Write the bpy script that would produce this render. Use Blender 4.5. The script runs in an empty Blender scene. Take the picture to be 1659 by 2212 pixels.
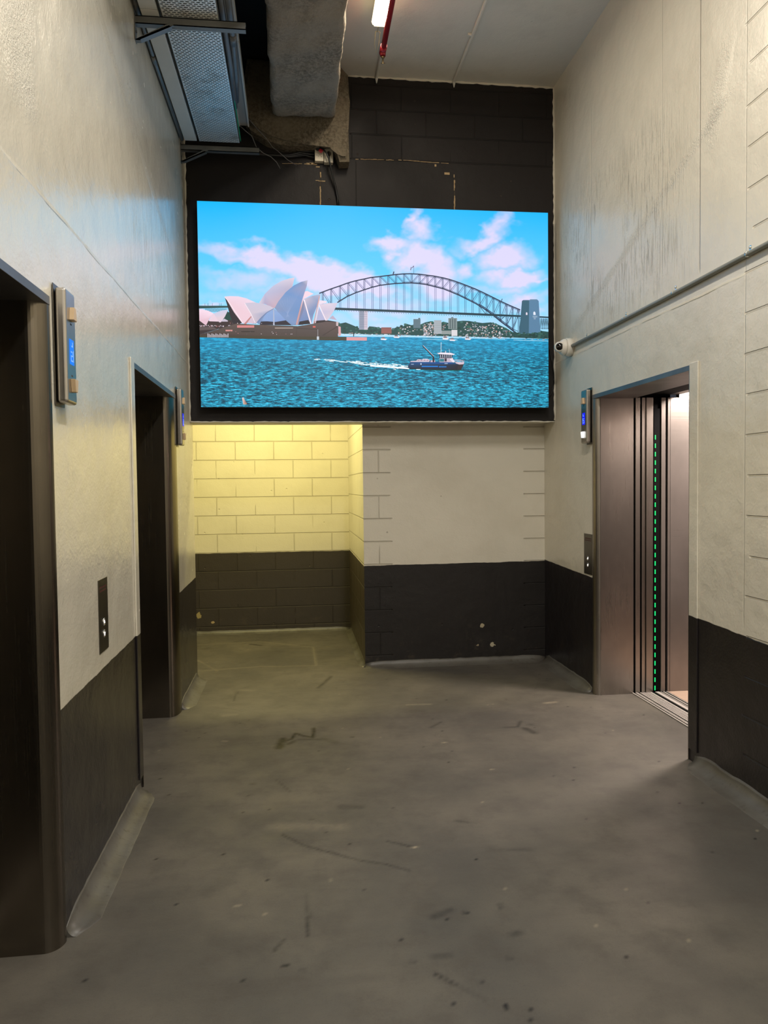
import bpy, bmesh, math, random
import numpy as np
from mathutils import Vector, Matrix

random.seed(7)
rng = np.random.default_rng(11)
SC = bpy.context.scene
COL = SC.collection

# ------------------------------------------------------------------ camera
cam_data = bpy.data.cameras.new('camera')
cam_data.sensor_fit = 'VERTICAL'
cam_data.sensor_height = 36.0
cam_data.lens = 36.0 * 1600 / 2212
cam_data.clip_start = 0.02
cam = bpy.data.objects.new('camera', cam_data)
COL.objects.link(cam)
yaw, pitch, roll = 0.12034417, -0.03528304, -0.01143415
fw = Vector((math.sin(yaw) * math.cos(pitch), math.cos(yaw) * math.cos(pitch), math.sin(pitch)))
r0 = Vector((math.cos(yaw), -math.sin(yaw), 0))
u0 = r0.cross(fw)
rt = r0 * math.cos(roll) + u0 * math.sin(roll)
up = -r0 * math.sin(roll) + u0 * math.cos(roll)
M = Matrix((rt, up, -fw)).transposed().to_4x4()
M.translation = Vector((0, 0, 1.52))
cam.matrix_world = M
SC.camera = cam

# ------------------------------------------------------------------ world, exposure
SC.view_settings.view_transform = 'Standard'
SC.view_settings.look = 'None'
SC.view_settings.exposure = 0.0
SC.view_settings.gamma = 1.0
SC.view_settings.use_curve_mapping = False
world = bpy.data.worlds.new('world')
SC.world = world
world.use_nodes = True
world.node_tree.nodes['Background'].inputs[0].default_value = (0.75, 0.8, 1.0, 1)
world.node_tree.nodes['Background'].inputs[1].default_value = 0.05


def area(name, loc, sx, sy, power, color, rot=(0, 0, 0)):
    l = bpy.data.lights.new(name, 'AREA')
    l.shape = 'RECTANGLE'
    l.size = sx
    l.size_y = sy
    l.energy = power
    l.color = color
    o = bpy.data.objects.new(name, l)
    o.location = loc
    o.rotation_euler = rot
    COL.objects.link(o)
    return o


WARM = (1.0, 0.88, 0.70)
NEUT = (1.0, 0.955, 0.885)
area('ceiling_lamp_light', (0.62, 4.32, 4.56), 0.10, 1.2, 24, WARM)
area('corridor_offscreen_light', (0.80, 2.1, 4.55), 0.12, 1.3, 88, NEUT)
area('corridor_offscreen_light', (0.80, -1.4, 4.55), 0.12, 1.3, 140, NEUT)  # unseen light added behind the camera to even out the walls
area('passage_lamp_light', (-0.35, 6.70, 2.88), 1.1, 0.10, 50, (1.0, 0.88, 0.36))
area('lift_lamp_light', (3.15, 4.46, 2.372), 0.42, 0.34, 105, (1.0, 0.86, 0.77))


# ------------------------------------------------------------------ helpers
def lin(r, g, b):
    out = []
    for v in (r, g, b):
        v = v / 255.0
        out.append(v / 12.92 if v <= 0.04045 else ((v + 0.055) / 1.055) ** 2.4)
    return tuple(out) + (1.0,)


class NB:
    """small node-graph builder; sockets or floats as inputs"""

    def __init__(self, name):
        self.m = bpy.data.materials.new(name)
        self.m.use_nodes = True
        self.t = self.m.node_tree
        self.t.nodes.clear()
        self.out = self.t.nodes.new('ShaderNodeOutputMaterial')
        self.b = self.t.nodes.new('ShaderNodeBsdfPrincipled')
        self.t.links.new(self.b.outputs[0], self.out.inputs[0])
        self._xyz = None

    def put(self, sock, v):
        if isinstance(v, bpy.types.NodeSocket):
            self.t.links.new(v, sock)
        elif isinstance(v, (int, float)):
            if sock.type == 'RGBA':
                sock.default_value = (v, v, v, 1)
            elif sock.type == 'VECTOR':
                sock.default_value = (v, v, v)
            else:
                sock.default_value = v
        else:
            sock.default_value = v if sock.type == 'RGBA' else tuple(v)[:3]

    def math(self, op, a, b=0.0, c=0.0, clamp=False):
        n = self.t.nodes.new('ShaderNodeMath')
        n.operation = op
        n.use_clamp = clamp
        self.put(n.inputs[0], a)
        self.put(n.inputs[1], b)
        self.put(n.inputs[2], c)
        return n.outputs[0]

    def add(self, a, b): return self.math('ADD', a, b)
    def sub(self, a, b): return self.math('SUBTRACT', a, b)
    def mul(self, a, b): return self.math('MULTIPLY', a, b)

    def pos(self):
        n = self.t.nodes.new('ShaderNodeNewGeometry')
        return n.outputs['Position']

    def xyz(self):
        if not self._xyz:
            n = self.t.nodes.new('ShaderNodeSeparateXYZ')
            self.t.links.new(self.pos(), n.inputs[0])
            self._xyz = n.outputs
        return self._xyz

    def vec(self, x, y, z):
        n = self.t.nodes.new('ShaderNodeCombineXYZ')
        self.put(n.inputs[0], x)
        self.put(n.inputs[1], y)
        self.put(n.inputs[2], z)
        return n.outputs[0]

    def scaled(self, sx, sy, sz):
        n = self.t.nodes.new('ShaderNodeVectorMath')
        n.operation = 'MULTIPLY'
        self.t.links.new(self.pos(), n.inputs[0])
        n.inputs[1].default_value = (sx, sy, sz)
        return n.outputs[0]

    def noise(self, scale, detail=3, rough=0.5, v=None):
        n = self.t.nodes.new('ShaderNodeTexNoise')
        self.put(n.inputs['Vector'], v if v is not None else self.pos())
        n.inputs['Scale'].default_value = scale
        n.inputs['Detail'].default_value = detail
        n.inputs['Roughness'].default_value = rough
        return n.outputs['Fac']

    def voro(self, scale, v=None):
        n = self.t.nodes.new('ShaderNodeTexVoronoi')
        self.put(n.inputs['Vector'], v if v is not None else self.pos())
        n.inputs['Scale'].default_value = scale
        return n.outputs['Distance'], n.outputs['Color']

    def ramp(self, v, lo, hi, a=0.0, b=1.0):
        n = self.t.nodes.new('ShaderNodeMapRange')
        n.interpolation_type = 'SMOOTHSTEP'
        self.put(n.inputs['Value'], v)
        self.put(n.inputs['From Min'], lo)
        self.put(n.inputs['From Max'], hi)
        n.inputs['To Min'].default_value = a
        n.inputs['To Max'].default_value = b
        return n.outputs[0]

    def mix(self, f, a, b):
        n = self.t.nodes.new('ShaderNodeMix')
        n.data_type = 'RGBA'
        self.put(n.inputs[0], f)
        self.put(n.inputs[6], a)
        self.put(n.inputs[7], b)
        return n.outputs[2]

    def bump(self, h, strength=1.0):
        n = self.t.nodes.new('ShaderNodeBump')
        n.inputs['Strength'].default_value = strength
        n.inputs['Distance'].default_value = 1.0
        self.put(n.inputs['Height'], h)
        self.t.links.new(n.outputs[0], self.b.inputs['Normal'])

    def set(self, color=None, rough=None, metal=None, spec=None):
        if color is not None: self.put(self.b.inputs['Base Color'], color)
        if rough is not None: self.put(self.b.inputs['Roughness'], rough)
        if metal is not None: self.put(self.b.inputs['Metallic'], metal)
        if spec is not None: self.put(self.b.inputs['Specular IOR Level'], spec)
        return self.m


def simple(name, color, rough=0.5, metal=0.0, spec=0.5, nscale=60, namt=0.0003, var=0.12):
    k = NB(name)
    n = k.noise(9, 3)
    c2 = tuple(max(0, c * (1 - var)) for c in color[:3]) + (1,)
    k.set(k.mix(n, color, c2), rough, metal, spec)
    k.bump(k.mul(k.noise(nscale, 2), namt))
    return k.m


def emit(name, color, strength):
    k = NB(name)
    k.set((0, 0, 0, 1), 0.5)
    k.b.inputs['Emission Color'].default_value = color
    k.b.inputs['Emission Strength'].default_value = strength
    return k.m


def brushed(name, color, rough=0.3, vertical=True, dirt=0.25, var=(0.8, 1.0)):
    k = NB(name)
    v = k.scaled(160, 160, 2.0) if vertical else k.scaled(2, 2, 200)
    s = k.noise(1.0, 4, 0.6, v)
    big = k.noise(2.2, 4, 0.6, k.scaled(1, 1, 0.55))
    c1 = color
    c2 = tuple(c * (1 - dirt) for c in color[:3]) + (1,)
    k.set(k.mix(k.ramp(big, 0.35, 0.65), c1, c2), k.add(k.mul(s, 0.14), rough - 0.07 + 0.0), 1.0)
    k.put(k.b.inputs['Roughness'], k.add(k.mul(s, 0.10), k.add(k.mul(big, 0.12), rough - 0.1)))
    k.bump(k.mul(s, 0.00008))
    return k.m


# ---- mesh collection
class MB:
    def __init__(self):
        self.bm = bmesh.new()

    def box(self, x0, x1, y0, y1, z0, z1, mi=0, bev=0.0, seg=2):
        x0, x1 = min(x0, x1), max(x0, x1)
        y0, y1 = min(y0, y1), max(y0, y1)
        z0, z1 = min(z0, z1), max(z0, z1)
        g = bmesh.ops.create_cube(self.bm, size=1.0)
        vs = g['verts']
        for v in vs:
            v.co = Vector(((x0 + x1) / 2 + v.co.x * (x1 - x0), (y0 + y1) / 2 + v.co.y * (y1 - y0), (z0 + z1) / 2 + v.co.z * (z1 - z0)))
        fs = set(f for v in vs for f in v.link_faces)
        for f in fs: f.material_index = mi
        if bev > 0:
            es = list(set(e for v in vs for e in v.link_edges))
            bmesh.ops.bevel(self.bm, geom=es, offset=bev, segments=seg, affect='EDGES', profile=0.5)
        return self

    def prism(self, pts, axis, a, b, mi=0):
        """pts: outline in the two axes other than `axis`, extruded from a to b"""
        def mk(p, d):
            return {0: (d, p[0], p[1]), 1: (p[0], d, p[1]), 2: (p[0], p[1], d)}[axis]
        A = [self.bm.verts.new(mk(p, a)) for p in pts]
        B = [self.bm.verts.new(mk(p, b)) for p in pts]
        n = len(pts)
        fs = [self.bm.faces.new(A), self.bm.faces.new(B[::-1])]
        for i in range(n):
            fs.append(self.bm.faces.new((A[i], B[i], B[(i + 1) % n], A[(i + 1) % n])))
        for f in fs: f.material_index = mi
        return self

    def tube(self, pts, r, seg=10, mi=0):
        pts = [Vector(p) for p in pts]
        rings = []
        prev = None
        for i, p in enumerate(pts):
            d = (pts[min(i + 1, len(pts) - 1)] - pts[max(i - 1, 0)]).normalized()
            ref = Vector((0, 0, 1)) if abs(d.z) < 0.9 else Vector((1, 0, 0))
            if prev is None:
                a = d.cross(ref).normalized()
            else:
                a = (prev - d * prev.dot(d)).normalized()
            prev = a
            b = d.cross(a)
            rr = r[i] if isinstance(r, (list, tuple)) else r
            rings.append([self.bm.verts.new(p + (a * math.cos(t) + b * math.sin(t)) * rr) for t in [2 * math.pi * k / seg for k in range(seg)]])
        for i in range(len(rings) - 1):
            for k in range(seg):
                f = self.bm.faces.new((rings[i][k], rings[i][(k + 1) % seg], rings[i + 1][(k + 1) % seg], rings[i + 1][k]))
                f.material_index = mi
                f.smooth = True
        for rg in (rings[0][::-1], rings[-1]):
            f = self.bm.faces.new(rg)
            f.material_index = mi
        return self

    def lathe(self, prof, center, axis, seg=28, mi=0):
        """prof: list of (distance along axis, radius)"""
        axis = Vector(axis).normalized()
        ref = Vector((0, 0, 1)) if abs(axis.z) < 0.9 else Vector((1, 0, 0))
        a = axis.cross(ref).normalized()
        b = axis.cross(a)
        c = Vector(center)
        rings = []
        for d, r in prof:
            rings.append([self.bm.verts.new(c + axis * d + (a * math.cos(t) + b * math.sin(t)) * max(r, 1e-4)) for t in [2 * math.pi * k / seg for k in range(seg)]])
        for i in range(len(rings) - 1):
            for k in range(seg):
                f = self.bm.faces.new((rings[i][k], rings[i][(k + 1) % seg], rings[i + 1][(k + 1) % seg], rings[i + 1][k]))
                f.material_index = mi
                f.smooth = True
        for rg in (rings[0][::-1], rings[-1]):
            f = self.bm.faces.new(rg)
            f.material_index = mi
        return self

    def build(self, name, mats, parent=None):
        bmesh.ops.recalc_face_normals(self.bm, faces=self.bm.faces)
        me = bpy.data.meshes.new(name)
        self.bm.to_mesh(me)
        self.bm.free()
        for m in (mats if isinstance(mats, (list, tuple)) else [mats]):
            me.materials.append(m)
        o = bpy.data.objects.new(name, me)
        COL.objects.link(o)
        if parent is not None:
            o.parent = parent
            o.matrix_parent_inverse = Matrix.Translation(-parent.location)
        return o


def thing(name, label, cat, loc=(0, 0, 0), group=None):
    o = bpy.data.objects.new(name, None)
    o.location = loc
    o.empty_display_size = 0.05
    COL.objects.link(o)
    o['label'] = label
    o['category'] = cat
    if group: o['group'] = group
    return o


def tag(o, label, cat, group=None):
    o['label'] = label
    o['category'] = cat
    if group: o['group'] = group
    return o


def struct(o):
    o['kind'] = 'structure'
    return o


# ------------------------------------------------------------------ room measures (metres)
XL, XR = -0.79, 2.13          # faces of the side walls
YU = 5.88                     # face of the wall carrying the screen
YB = 6.14                     # face of the low wall under it
YR = 7.80                     # back of the side passage
ZB = 2.03                     # underside of the wall carrying the screen
ZC = 4.72                     # ceiling
ROW, BLK = 0.1915, 0.395      # block course
CREAM = lin(214, 208, 192)
BLACK = lin(33, 29, 30)


def wall_mat(name, split=None, side='y', joints=None, top=CREAM, bottom=BLACK, drips=0.0, step=None,
             vlines=(), rough=0.32, lump=0.004, peel=0.0005, pits=0.5, marks=(), bands=(), spec=0.5, coat=0.0):
    """painted masonry. split=(z0, slope, origin): black dado below that height.
       joints=(z0, mask function), step=height of the pour line"""
    k = NB(name)
    x, y, z = k.xyz()
    h = y if side == 'y' else x
    wob = k.noise(3.0, 2)
    hgt = k.mul(k.noise(75, 2, 0.6), peel)
    hgt = k.add(hgt, k.mul(k.noise(2.6, 3, 0.55), lump * 2))
    hgt = k.add(hgt, k.mul(k.noise(14, 3, 0.6), lump * 0.30))
    color = top
    if drips > 0:
        dv = k.vec(k.mul(h, 85.0), 0.0, k.mul(z, 4.0))
        dn = k.noise(1.0, 4, 0.65, dv)
        reg = k.mul(k.mul(k.ramp(k.noise(1.6, 2), 0.36, 0.52), k.ramp(h, 3.6, 4.2)), k.mul(k.ramp(z, 2.5, 2.75), k.ramp(z, 3.9, 3.4)))
        line = k.mul(k.ramp(dn, 0.54, 0.64), reg)
        hgt = k.sub(hgt, k.mul(line, 0.0014 * drips))
        fine = k.noise(1.0, 3, 0.6, k.vec(k.mul(h, 150.0), 0.0, k.mul(z, 60.0)))
        speck = k.mul(k.ramp(fine, 0.60, 0.68), reg)
        color = k.mix(k.mul(k.math('MAXIMUM', k.mul(line, 0.55), speck), 0.55 * drips), color, lin(140, 124, 102))
    if pits > 0:
        d, c = k.voro(13)
        n = k.t.nodes.new('ShaderNodeSeparateColor')
        k.t.links.new(c, n.inputs[0])
        pit = k.mul(k.ramp(d, 0.13, 0.07), k.ramp(n.outputs[0], 0.90, 0.93))
        hgt = k.sub(hgt, k.mul(pit, 0.0015))
        color = k.mix(k.mul(pit, pits), color, lin(95, 80, 66))
    for (a0, b0, a1, b1, w, amt) in bands:     # belts of rough pitted concrete
        L = math.hypot(a1 - a0, b1 - b0)
        nxx, nzz = -(b1 - b0) / L, (a1 - a0) / L
        dist = k.math('ABSOLUTE', k.add(k.mul(k.sub(h, a0), nxx), k.mul(k.sub(z, b0), nzz)))
        al = k.add(k.mul(k.sub(h, a0), (a1 - a0) / L), k.mul(k.sub(z, b0), (b1 - b0) / L))
        reg = k.mul(k.ramp(k.add(dist, k.mul(k.sub(k.noise(5, 3), 0.5), w)), w, w * 0.2), k.mul(k.ramp(al, -0.05, 0.1), k.ramp(al, L + 0.05, L - 0.1)))
        n_ = k.noise(95, 3, 0.7)
        sp_ = k.mul(k.ramp(n_, 0.60, 0.66), reg)
        hgt = k.add(hgt, k.mul(k.mul(n_, reg), 0.003 * amt))
        color = k.mix(k.mul(sp_, 0.5 * amt), color, lin(140, 124, 100))
    if step is not None:
        zz = k.add(z, k.mul(wob, 0.02))
        st = k.ramp(zz, step + 0.006, step + 0.014)
        hgt = k.sub(hgt, k.mul(st, 0.004))
        ridge = k.mul(k.ramp(k.math('ABSOLUTE', k.sub(zz, step + 0.01)), 0.010, 0.0), k.ramp(k.noise(5, 3), 0.35, 0.6))
        hgt = k.add(hgt, k.mul(ridge, 0.002))
    for (h0, za, zb, w, dep) in vlines:
        ln = k.mul(k.ramp(k.math('ABSOLUTE', k.sub(k.add(h, k.mul(k.noise(9, 2), 0.006)), h0 + 0.003)), w, w * 0.3),
                   k.mul(k.ramp(z, za, za + 0.05), k.ramp(z, zb, zb - 0.05)))
        hgt = k.sub(hgt, k.mul(ln, dep))
        if dep > 0.003:
            color = k.mix(k.mul(ln, 0.45), color, lin(120, 104, 84))
    if joints:
        for (z0, mh, mv, off) in joints:
            q = k.math('DIVIDE', k.sub(z, z0), ROW)
            fr = k.sub(q, k.math('FLOOR', k.add(q, 0.5)))
            hl = k.ramp(k.mul(k.math('ABSOLUTE', fr), ROW), 0.0065, 0.0035)
            hl = k.mul(hl, mh(k, x, y, z))
            row = k.math('FLOOR', q)
            par = k.mul(k.math('FRACT', k.mul(row, 0.5)), 1.0)
            u = k.add(k.math('DIVIDE', k.sub(h, off), BLK), par)
            fu = k.sub(u, k.math('FLOOR', k.add(u, 0.5)))
            vl = k.ramp(k.mul(k.math('ABSOLUTE', fu), BLK), 0.005, 0.0025)
            vl = k.mul(vl, k.mul(mv(k, x, y, z), k.ramp(k.noise(4.3, 2), 0.34, 0.5)))
            j = k.math('MAXIMUM', hl, k.mul(vl, 0.7))
            hgt = k.sub(hgt, k.mul(j, 0.0045))
            color = k.mix(k.mul(j, 0.35), color, lin(150, 138, 110) if top == CREAM else lin(20, 18, 18))
    ro = rough
    grime = k.noise(1.7, 4, 0.6)
    color = k.mix(k.mul(k.ramp(grime, 0.45, 0.75), 0.16), color, lin(150, 138, 112) if top == CREAM else lin(34, 31, 30))
    if split:
        z0, sl, o0 = split
        edge = k.add(k.add(z0, k.mul(k.sub(h, o0), sl)), k.mul(k.sub(k.noise(9, 3), 0.5), 0.012))
        below = k.ramp(k.sub(z, edge), 0.002, -0.002)
        dirt = k.mul(k.ramp(z, 0.55, 0.0), k.ramp(k.noise(11, 5, 0.65), 0.56, 0.75))
        bcol = k.mix(k.mul(dirt, 0.30), bottom, lin(92, 78, 62))
        color = k.mix(below, color, bcol)
    for (ch, cz, rr, c, thr) in marks:      # chips of missing paint
        dd = k.math('SQRT', k.add(k.math('POWER', k.sub(h, ch), 2.0), k.math('POWER', k.sub(z, cz), 2.0)))
        mm = k.ramp(k.add(dd, k.mul(k.sub(k.noise(38, 3), 0.5), thr)), rr, rr * 0.85)
        color = k.mix(mm, color, c)
        hgt = k.sub(hgt, k.mul(mm, 0.003))
    k.set(color, k.add(k.mul(k.noise(6, 3), 0.14), ro - 0.07), 0.0, spec)
    if coat: k.put(k.b.inputs['Coat Weight'], k.mul(k.sub(1.0, below), coat) if split else coat)
    k.b.inputs['Coat Roughness'].default_value = 0.22
    k.bump(k.mul(hgt, 1.9))
    return k.m


one = lambda k, x, y, z: 1.0
zero = lambda k, x, y, z: 0.0

m_left = wall_mat('paint_left_wall', split=(0.780, 0.0085, 2.56), side='y', drips=1.0, step=2.466, rough=0.25, spec=0.8, coat=0.45, bands=((3.2, 3.58, 5.5, 3.0, 0.045, 1.0), (2.35, 2.65, 2.35, 4.0, 0.22, 1.0)),
                  vlines=((4.45, 2.6, 4.2, 0.004, 0.002),), peel=0.0007)
m_right = wall_mat('paint_right_wall', split=(0.795, 0.031, 3.70), side='y', drips=1.0, step=2.50, rough=0.33, peel=0.0006, spec=0.6, coat=0.15, bands=((5.55, 2.66, 3.40, 3.42, 0.05, 1.0), (3.62, 3.2, 3.45, 3.7, 0.09, 0.8)),
                   vlines=((3.30, 0.8, 4.7, 0.006, 0.0012), (3.70, 2.6, 4.7, 0.007, 0.0031), (5.13, 2.9, 4.2, 0.008, 0.0012), (4.10, 2.7, 4.7, 0.004, 0.002)),
                   joints=((0.973, lambda k, x, y, z: k.mul(k.ramp(k.add(y, k.mul(k.noise(3.1, 1, 0.5, k.vec(0.0, 0.0, z)), 0.25)), 3.42, 3.40), 1.0), zero, 0.0),))
m_low = wall_mat('paint_low_wall', split=(0.854, 0.004, 0.57), side='x', bottom=lin(24, 20, 18), rough=0.5, pits=0.25, peel=0.0005, lump=0.003,
                 joints=((0.862, lambda k, x, y, z: k.math('MAXIMUM', k.ramp(k.add(x, k.mul(k.noise(2, 1, 0.5, k.vec(0.0, 0.0, k.mul(z, 3.0))), 0.08)), 0.85, 0.83), k.ramp(x, 1.94, 1.96)),
                         lambda k, x, y, z: k.ramp(x, 0.82, 0.80), 0.70),),
                 marks=((1.575, 0.318, 0.020, lin(170, 158, 130), 0.03), (1.667, 0.155, 0.022, lin(175, 165, 140), 0.05), (1.54, 0.155, 0.010, lin(140, 128, 104), 0.04)))
m_pass = wall_mat('paint_passage_wall', split=(0.842, 0.0, 0.0), side='x', rough=0.5, pits=0.15, lump=0.002,
                  joints=((0.844, one, one, -0.402),), bottom=lin(52, 46, 38),
                  marks=((-1.0, 0.20, 0.03, lin(150, 135, 90), 0.07), (-0.86, 0.12, 0.02, lin(170, 150, 110), 0.06)))
m_pass_side = wall_mat('paint_passage_side', split=(0.850, 0.0, 0.0), side='y', rough=0.45, pits=0.1, lump=0.002,
                       joints=((0.862, one, zero, 0.0),), bottom=lin(60, 52, 40))
m_upper = wall_mat('paint_upper_wall', side='x', top=lin(31, 27, 26), rough=0.6, spec=0.3, pits=0.25, drips=0.0,
                   vlines=((1.306, 3.5, 3.98, 0.004, 0.004), (0.24, 3.5, 4.0, 0.004, 0.004), (0.52, 3.5, 4.08, 0.003, 0.002)),
                   joints=((4.085, lambda k, x, y, z: k.mul(k.ramp(z, 4.05, 4.07), k.ramp(x, 0.47, 0.49)),
                            lambda k, x, y, z: k.mul(k.ramp(z, 4.07, 4.09), k.ramp(x, 0.47, 0.49)), 0.884),))
m_cream = wall_mat('paint_cream_plain', side='x', rough=0.45, pits=0.1, peel=0.0007, lump=0.003)
m_ceil = wall_mat('paint_ceiling', side='x', rough=0.5, pits=0.08, top=lin(222, 218, 208), lump=0.0025)
m_void = simple('black_and_void_shade', lin(14, 12, 12), 0.7)  # near-black; on the left ceiling it stands for shade

# ------------------------------------------------------------------ floor
MARKS = [([(0.157,5.559),(0.269,5.887)],0.02,0.5),([(-0.111,4.318),(-0.089,4.461),(-0.106,4.371)],0.035,0.9),([(-0.082,4.422),(-0.038,4.453),(-0.016,4.558),(0.033,4.5),(0.09,4.464),(0.101,4.637)],0.014,0.9),([(-0.063,4.364),(-0.019,4.413)],0.02,0.6),([(0.006,4.439),(0.127,4.42)],0.015,0.5),([(0.146,4.425),(0.219,4.357)],0.03,0.35),([(0.32,4.436),(0.332,4.434)],0.012,0.8),([(1.286,4.464),(1.368,4.464),(1.422,4.57)],0.015,0.45),([(1.404,4.425),(1.437,4.34)],0.03,0.5),([(1.446,4.493),(1.472,4.489)],0.012,0.5),([(0.828,4.536),(0.914,4.628)],0.012,0.4),([(-0.453,5.323),(-0.442,5.569)],0.008,0.5),([(-0.573,5.188),(-0.422,5.115)],0.01,0.3),([(-0.076,3.223),(0.015,3.113),(0.128,3.032),(0.236,2.955),(0.343,2.905),(0.429,2.843)],0.005,0.6),([(0.367,3.1),(0.484,3.023)],0.006,0.6),([(-0.118,3.845),(-0.041,3.671)],0.004,0.6),([(0.017,2.733),(0.017,2.662),(0.035,2.579)],0.004,0.5),([(0.024,2.581),(0.025,2.469)],0.006,0.6),([(-0.09,2.404),(-0.06,2.459)],0.006,0.5),([(0.461,2.519),(0.53,2.556)],0.02,0.4),([(0.412,2.222),(0.465,2.16)],0.008,0.6),([(0.465,2.16),(0.538,2.085)],0.004,0.4),([(0.578,2.533),(0.588,2.531)],0.009,0.9),([(-0.055,2.321),(-0.044,2.322)],0.008,0.9),([(-0.001,2.293),(0.011,2.291)],0.007,0.6),([(0.587,2.053),(0.589,2.046)],0.008,0.9),([(0.543,2.167),(0.549,2.165)],0.006,0.8),([(0.427,2.304),(0.476,2.303)],0.02,0.35),([(0.342,2.291),(0.361,2.287)],0.007,0.5),([(0.651,2.264),(0.666,2.262)],0.008,0.6),([(0.2,3.463),(0.289,3.45)],0.03,0.3),([(-0.114,3.3),(0.178,3.267)],0.05,-0.35),([(-0.241,3.802),(-0.23,3.801)],0.015,0.6),([(0.052,3.356),(0.057,3.355)],0.008,0.8),([(-0.489,4.983),(-0.413,4.995)],0.03,-0.4),([(-0.412,5.594),(-0.318,5.578)],0.03,-0.3),([(0.852,4.256),(0.866,4.25)],0.008,-1.5),([(0.475,3.028),(0.488,3.022)],0.006,-1.5),([(1.024,3.809),(1.028,3.806)],0.006,-1.8),([(-0.448,4.479),(-0.423,4.475)],0.006,-1.5),([(0.114,2.817),(0.118,2.815)],0.004,-1.5),([(1.707,4.924),(1.786,4.936)],0.02,-0.8),([(0.756,5.036),(0.919,5.025)],0.015,-0.5),([(0.787,2.964),(0.952,2.937)],0.015,0.25),([(0.712,2.384),(0.736,2.39)],0.02,0.4),([(0.637,1.992),(0.645,1.987)],0.008,0.9),([(0.705,3.243),(0.749,3.222)],0.015,0.4),([(0.717,2.57),(0.715,2.536)],0.01,0.5),
         # edge of the patched slab in the side passage, the blue-green streak is added below
         ([(-0.96,7.30),(-0.365,7.347),(0.154,7.0),(0.163,6.268),(-0.317,6.316),(-0.826,6.242)],0.014,-0.45),
         ([(-0.88,6.667),(-0.653,6.213)],0.012,-0.4), ([(0.21,6.9),(0.26,6.86)],0.012,0.5), ([(-0.45,7.25),(-0.33,7.15)],0.016,0.8)]


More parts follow.
